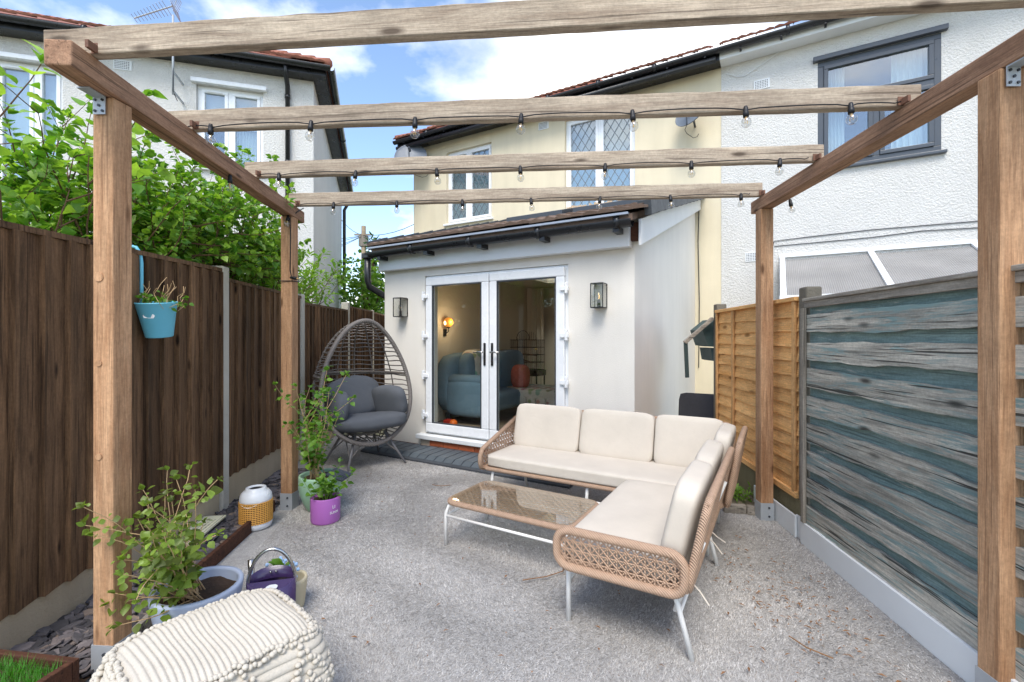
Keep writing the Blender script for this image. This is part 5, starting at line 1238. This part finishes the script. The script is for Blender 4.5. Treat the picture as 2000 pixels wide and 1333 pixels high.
# ================================================================== knitted pouf
PF = thing('pouf', 'cream knitted square pouf with knotted cord sides', 'pouf', (-1.02, 1.59, 0), R(50))
hx, hy, hz = .248, .195, .200
def bulge(q):                     # the sides belly out below the narrower striped top
    u = max(-1, min(1, q.z/hz)); s = math.sqrt(max(0, 1-u)) if u > 0 else 1-.35*u*u
    return Vector((q.x*(1+.22*s), q.y*(1+.46*s), q.z))
def pf(q):
    u = q.z/hz; e = max(abs(q.x)/hx, abs(q.y)/hy)
    if u > .80:
        edge = min(1, max(0, (1-abs(q.x)/hx)*6)); k = .0070*(abs(math.sin(q.x*195+.55*math.sin(q.y*12+q.x*5+1)+.3*math.sin(q.y*27+q.x*9)))**.8-.5)*edge
        sag = -.016*math.exp(-((q.x-.03)**2+(q.y+.02)**2)/.02)+.008*math.sin(q.x*11+q.y*7); p = bulge(q); return Vector((p.x, p.y, p.z+k+sag*min(1, (u-.8)/.2)))
    d = Vector((q.x, q.y, 0)).normalized(); p = bulge(q)
    return p+d*(.010*(abs(math.sin(q.z*110+.5*math.sin(q.x*9+q.y*11)))**.6-.4)+.010*math.sin(q.x*17+q.y*13))
MB().softbox((0, 0, hz), hx, hy, hz, k=5.5, n=190, fn=pf).build('body', MW['cord'], PF, True)
kn = MB(); rnd = random.Random(9)
def side_pt(u, z, s):             # u in -1..1 along side s, z in -1..1
    L = (abs(u)**5.5+1+abs(z)**5.5)**(1/5.5); a, b, c_ = u/L, -1/L, z/L
    x, y = [(a, b), (-b, a), (-a, -b), (b, -a)][s]; return bulge(Vector((x*hx, y*hy, c_*hz)))
def knot(u, z, s, r=.0105):
    p = side_pt(u, z, s); o = Vector((p.x, p.y, .25*p.z)).normalized(); p = p+o*.010+Vector((rnd.gauss(0, .0022), rnd.gauss(0, .0022), hz+rnd.gauss(0, .0022))); kn.ball(p, r*rnd.uniform(.8, 1.2), None, r*rnd.uniform(.75, 1.05), 7, 5)
for s in range(4):
    for k in range(40):           # a braided edge round the top
        for zz in (.93, .84): knot(-1+2*(k+.5)/40, zz+rnd.gauss(0, .012), s, .0095)
    for cx in (-.66, .0, .66):    # diamonds of knots
        for i in range(-6, 7):
            for j in range(-6, 7):
                m_ = abs(i)+abs(j)
                if m_ in (0, 1, 2, 5, 6): knot(cx+i*.052, .12+j*.105, s)
    for k in range(36): knot(-1+2*(k+.5)/36, -.72, s, .011)
tag(kn.build('cord_knots', MW['cord'], PF, True), kind='stuff')

# ================================================================== passage between extension and orange fence: bracket with planter
bk = thing('wall_planter', 'dark wooden planter bracket hung on the orange fence end post', 'planter', (0, 0, 0))
pa, pb_, pc = D(1392, 622, 4.98), D(1337, 670, 4.98), D(1340, 738, 4.98)
MB().bar(pa, pb_, .05, .035).build('sloping_rail', MW['greywood'], bk, bevel=.004); MB().bar(pb_+Vector((.012, 0, 0)), pc+Vector((.012, 0, 0)), .04, .022, Vector((0, 1, 0))).build('hanging_batten', plain('dark_green_batten', lin(52,66,66), .6, .1), bk, bevel=.004)
m = MB(); t0, t1 = D(1372, 645, 5.05), D(1398, 624, 5.05); b0, b1 = D(1383, 676, 5.05), D(1398, 678, 5.05); m.prism([t0, t1, b1, b0], 0, (0, .35, 0)); m.build('trough', plain('dark_green_trough', lin(62,78,76), .6, .12), bk)
m = MB(); t0, b0 = D(1388, 680, 5.1), D(1392, 704, 5.1); m.prism([t0, D(1398, 680, 5.1), D(1398, 706, 5.1), b0], 0, (0, .3, 0)); m.build('lower_trough', plain('dark_green_pot', lin(56,70,70), .6, .12), bk)

# ================================================================== things in the room behind the doors
def hp(px, py, yl): x, z = HF.hit(px, py, yl); return x, z
S = thing('indoor_sofa', 'blue grey upholstered sofa standing in the room behind the doors', 'sofa', HF.o, HF.rz)
ax0 = hp(868, 750, .75)[0]; ax1 = hp(945, 750, .75)[0]+.04
def rb(n, x0, x1, y0, y1, z0, z1, mm, k=6, par=None): return MB().softbox(((x0+x1)/2, (y0+y1)/2, (z0+z1)/2), (x1-x0)/2, (y1-y0)/2, (z1-z0)/2, k=k, n=8).build(n, mm, par or S, True)
zt = hp(900, 705, .75)[1]; za = hp(900, 742, .75)[1]
rb('arm', ax0, ax1, .72, .92, .30, za, MW['bluesofa'], 5); MB().tube([(ax0, .82, za-.02), (ax1-.03, .82, za-.01), (ax1+.02, .82, za-.06), (ax1+.03, .82, za-.13)], .085, 10).build('arm_roll', MW['bluesofa'], S, True)
rb('back', ax0-.16, ax0+.12, .72, 2.9, .30, zt+.10, MW['bluesofa']); rb('back_cushion', ax0+.05, ax0+.34, .92, 1.75, .55, zt+.12, MW['bluesofa'], 4); rb('back_cushion', ax0+.05, ax0+.34, 1.8, 2.6, .55, zt+.12, MW['bluesofa'], 4)
rb('seat_cushion', ax0, ax1+.02, .90, 2.0, .35, .62, MW['bluesofa'], 7); rb('chaise', ax0+.3, ax1+.75, 1.70, 2.60, .33, .60, MW['bluesofa'], 7)
for x, y in ((ax0+.05, .78), (ax1-.05, .78), (ax1+.6, 1.8)): MB().box(x-.03, x+.03, y-.03, y+.03, .185, .34).build('foot', MW['dark'], S)
t = NT('crochet_squares'); v = t.vec((7, 7, 7), False); vc = t.n('ShaderNodeTexVoronoi'); vc.inputs['Randomness'].default_value = .15; vc.inputs['Scale'].default_value = 1; t.l(v, vc.inputs['Vector'])
sp_ = t.n('ShaderNodeSeparateColor'); t.l(vc.outputs['Color'], sp_.inputs[0]); MW['crochet'] = t.done(t.mix(t.ramp(vc.outputs['Distance'], (.42, 0), (.5, 1)), t.ramp(sp_.outputs[0], (0, lin(140,196,178)), (.3, lin(190,116,104)), (.55, lin(206,200,190)), (.8, lin(142,168,118)), (1, lin(176,120,130))), lin(214,208,198)), .95, t.bump(t.noise(t.vec((1,1,1), False), 150, 3), .8, .01))
bl = thing('crochet_blanket', 'patchwork crochet blanket over the blue sofa indoors', 'blanket', HF.o, HF.rz)
rb('seat_throw', ax0+.32, ax1+.77, 1.66, 2.5, .46, .625, MW['crochet'], 8, bl); rb('back_throw', ax0+.03, ax0+.37, 1.02, 1.45, .64, zt+.145, MW['crochet'], 4, bl)
for i in range(7): MB().ball((ax0+.42+i*.165, 1.655, .45), .085, .012, .07, 10, 6).build('scallop', MW['crochet'], bl, True)
cu = thing('striped_cushion', 'red striped cushion on the indoor sofa', 'cushion', HF.o, HF.rz); rb('cover', ax1-.25, ax1+.05, 1.78, 1.98, .60, .98, plain('red_stripe', lin(176,96,84), .9, .25, 20), 3, cu)
lx, lz = hp(876, 630, .92); LM = thing('wall_lamp', 'lit amber glass globe lamp on the wall inside the room', 'lamp', HF.wld(lx, .92, lz), HF.rz)
t = NT('amber_glass'); t.done(lin(230,140,50), .1); t.p.inputs['Emission Color'].default_value = (1, .40, .07, 1); t.p.inputs['Emission Strength'].default_value = .22
MB().ball((0, 0, 0), .070, .070, .075, 20, 12).build('globe', t.m, LM, True); MB().ball((-.012, -.062, -.01), .022, .014, .030, 10, 8).build('bulb', emis('lamp_bulb', (1, .72, .32), 3.5), LM, True)
MB().tube([(0, 0, -.07), (0, 0, -.13), (-.03, .0, -.15), (.275-lx, 0, -.15)], .008, 8).build('arm', MW['black'], LM, True); MB().lathe([(.02, -.085), (.026, -.062)], 14).build('collar', MW['black'], LM)
MB().box(.271-lx, .29-lx, -.03, .03, -.2, -.1).build('wall_plate', MW['black'], LM)
ll = bpy.data.lights.new('wall_lamp_light', 'POINT'); ll.energy = 1.9; ll.color = (1, .72, .42); ll.shadow_soft_size = .07; lo = bpy.data.objects.new('wall_lamp_light', ll); C.objects.link(lo); lo.parent = LM; lo.location = (.13, -.02, .0)
cx, czb = hp(1030, 722, 2.75); czt = hp(1030, 648, 2.75)[1]
BCG = thing('birdcage', 'black wire birdcage on a dark stand inside the room', 'birdcage', HF.wld(cx, 2.75, 0), HF.rz); m = MB(); cw = .26; hh = czt-czb
for i in range(15):
    x = -cw+2*cw*i/14; zt_ = hh*(.78+.22*max(0, 1-(x/(cw*.5))**2)) if abs(x) < cw*.5 else hh*.78
    for y in (-.16, .16): m.tube([(x, y, czb), (x, y, czb+zt_)], .0035, 4)
for i in range(9):
    y = -.16+.04*i
    for x in (-cw, cw): m.tube([(x, y, czb), (x, y, czb+hh*.78)], .0035, 4)
for k in range(5): z = czb+hh*.78*k/4; m.tube([(-cw, -.16, z), (cw, -.16, z), (cw, .16, z), (-cw, .16, z)], .006, 5, True)
m.tube([(-cw*.5*math.cos(a), -.16, czb+hh*.78+hh*.24*math.sin(a)) for a in [math.pi*i/10 for i in range(11)]], .006, 5); m.build('cage_wire', MW['black'], BCG)
MB().box(-cw-.02, cw+.02, -.18, .18, czb-.10, czb-.005).build('tray', MW['black'], BCG)
for x in (-cw, cw):
    for y in (-.15, .15): MB().tube([(x, y, .185), (x, y, czb-.1)], .012, 6).build('stand_leg', MW['black'], BCG)
for p, q in (((-.2, 0, czb+.2), (.1, .02, czb+.12)), ((-.05, -.05, czb+.28), (.2, .0, czb+.25))): MB().tube([p, q], .012, 6).build('perch', MW['bark'], BCG)
MB().ball((.26, -.17, czb+hh*.55), .03, .02, .018, 8, 6).build('toy', plain('yellow_toy', lin(206,184,120), .6), BCG, True)
tx, tz_ = hp(880, 826, .55); TY = thing('toy_ball', 'orange toy ball on the floor behind the glass door', 'toy', HF.wld(tx, .55, .185), HF.rz); MB().ball((.05, 0, .055), .055, None, None, 16, 10).build('ball', plain('orange_plastic', lin(236,110,30), .4), TY, True)
TY = thing('toy_block', 'red toy block beside the orange ball indoors', 'toy', HF.wld(tx-.06, .60, .185), HF.rz); MB().box(-.07, .05, -.05, .05, 0, .09).build('block', plain('red_plastic', lin(190,50,36), .5), TY, bevel=.01)
ct = thing('curtain', 'cream curtain hanging at the back wall of the room behind the birdcage', 'curtain', HF.wld(hp(1030, 600, 3.5)[0], 3.5, .2), HF.rz); m = MB(); n = 40
for i in range(n): a, b = -.35+.7*i/n, -.35+.7*(i+1)/n; m.poly([(a, .04*math.sin(i*1.1), 0), (b, .04*math.sin((i+1)*1.1), 0), (b, .04*math.sin((i+1)*1.1), 2.15), (a, .04*math.sin(i*1.1), 2.15)])
m.build('cloth', MW['room'], ct, True)

# ================================================================== far things: pole, wires, trees
PO = Vector((-8.05, 25, 0)); PL = thing('utility_pole', 'wooden telephone pole with wires beyond the fence', 'pole', PO)
MB().tube([(0, 0, 0), (0, 0, 7.45)], [.17, .12], 10).build('pole', wood('pole_wood', lin(120,104,82), lin(164,148,122), 2, 0, 12, 0), PL, True)
MB().box(-.22, .22, -.16, .16, 6.35, 6.9).build('terminal_box', MW['greywoodz'], PL); MB().box(-.5, .5, -.05, .05, 6.95, 7.03).build('cross_arm', MW['greywood'], PL)
for (qx, qy, qz) in ((-4.9, 10.5, 5.7), (-14, 24, 7.2), (-15, 26, 6.9), (-14, 27, 6.6), (-.6, 12.0, 5.6), (4, 30, 7.0), (-1.8, 18, 5.0), (-11, 20, 5.0)):
    p, q = Vector((0, 0, 6.95)), Vector((qx, qy, qz))-PO; MB().tube([p.lerp(q, i/10)+Vector((0, 0, -.5*math.sin(math.pi*i/10))) for i in range(11)], .014, 4).build('wire', MW['cable'], PL)
def clump_tree(name, label, loc, trunk_h, blobs, kind, size, n, rr, cat='tree', grp=None, keep=0):
    th = thing(name, label, cat, loc, 0, grp); rnd = random.Random(rr); mats = []; m = MB()
    m.tube([(0, 0, 0), (.05, .05, trunk_h*.5), (0, 0, trunk_h)], [.16, .12, .04], 7); m2 = []
    for (c, r) in blobs:
        c, r = Vector(c), Vector(r); m.tube([(0, 0, min(trunk_h*.6, c.z*.6)), tuple(c)], [.05, .015], 5)
        for _ in range(int(n*r.x*r.z)):
            v = Vector((rnd.gauss(0, 1), rnd.gauss(0, 1), rnd.gauss(0, 1))).normalized()*rnd.uniform(.55, 1.05); 
            p = c+Vector((v.x*r.x, v.y*r.y, v.z*r.z)); mats.append(leaf_matrix(p, (v+Vector((rnd.gauss(0, .5), rnd.gauss(0, .5), rnd.gauss(0, .4)))), size*rnd.uniform(.6, 1.2), rnd, 1.2))
    m.build('trunk', MW['bark'], th); LK = LEAF[kind]; foliage(th, kind, mats, keep, stuff='crown'); return th
LEAF['con'] = leaf_mesh('leaf', MW['leaf_con'], 'lance', .2); LEAF['far'] = leaf_mesh('leaf', MW['leaf_far'], 'ovate', .25)
rnd = random.Random(77)
bl_ = [((rnd.gauss(0, .25)*(4.6-z)*.5, rnd.gauss(0, .3), z), (max(.25, (5.4-z)*.34),)*2+(.55,)) for z in np.arange(.8, 5.3, .38)]
clump_tree('conifer_tree', 'dark green conifer rising behind the telephone pole', (-5.6, 18.5, 0), 5.0, bl_, 'con', .26, 520, 41)
bl_ = [((rnd.uniform(-1.1, .9), rnd.uniform(-.4, .4), z), (rnd.uniform(.5, .9), .6, rnd.uniform(.4, .6))) for z in np.arange(.7, 3.5, .28)]
clump_tree('leafy_tree', 'bright green bushy tree behind the far fence panels', (-4.25, 13.6, 0), 2.6, bl_, 'far', .13, 800, 42)
bl_ = [((rnd.uniform(-.8, .8), rnd.uniform(-.5, .5), z), (rnd.uniform(.6, .9), .7, .6)) for z in np.arange(1, 3.6, .3)]
clump_tree('leafy_tree', 'low green tree beyond the fence behind the house with the aerial', (-7.3, 18.0, 0), 3, bl_, 'con', .22, 420, 43)
# garden trees behind the photographer, seen mirrored in the window panes
for i, (x, y, h) in enumerate(((-5, -9, 5.5), (0.5, -11, 6.0), (5.5, -8.5, 5.0))):
    bl_ = [((rnd.uniform(-1.6, 1.6), rnd.uniform(-1, 1), z), (rnd.uniform(1.0, 1.6), 1.2, .9)) for z in np.arange(1.2, h, .6)]
    clump_tree('garden_tree', ['broad green tree at the end of the garden nearest the brown fence line', 'tallest green tree at the end of the garden facing the extension', 'smaller green tree at the end of the garden nearest the teal fence line'][i], (x, y, 0), h*.8, bl_, 'con', .34, 110, 50+i, grp='trees at the far end of the garden')
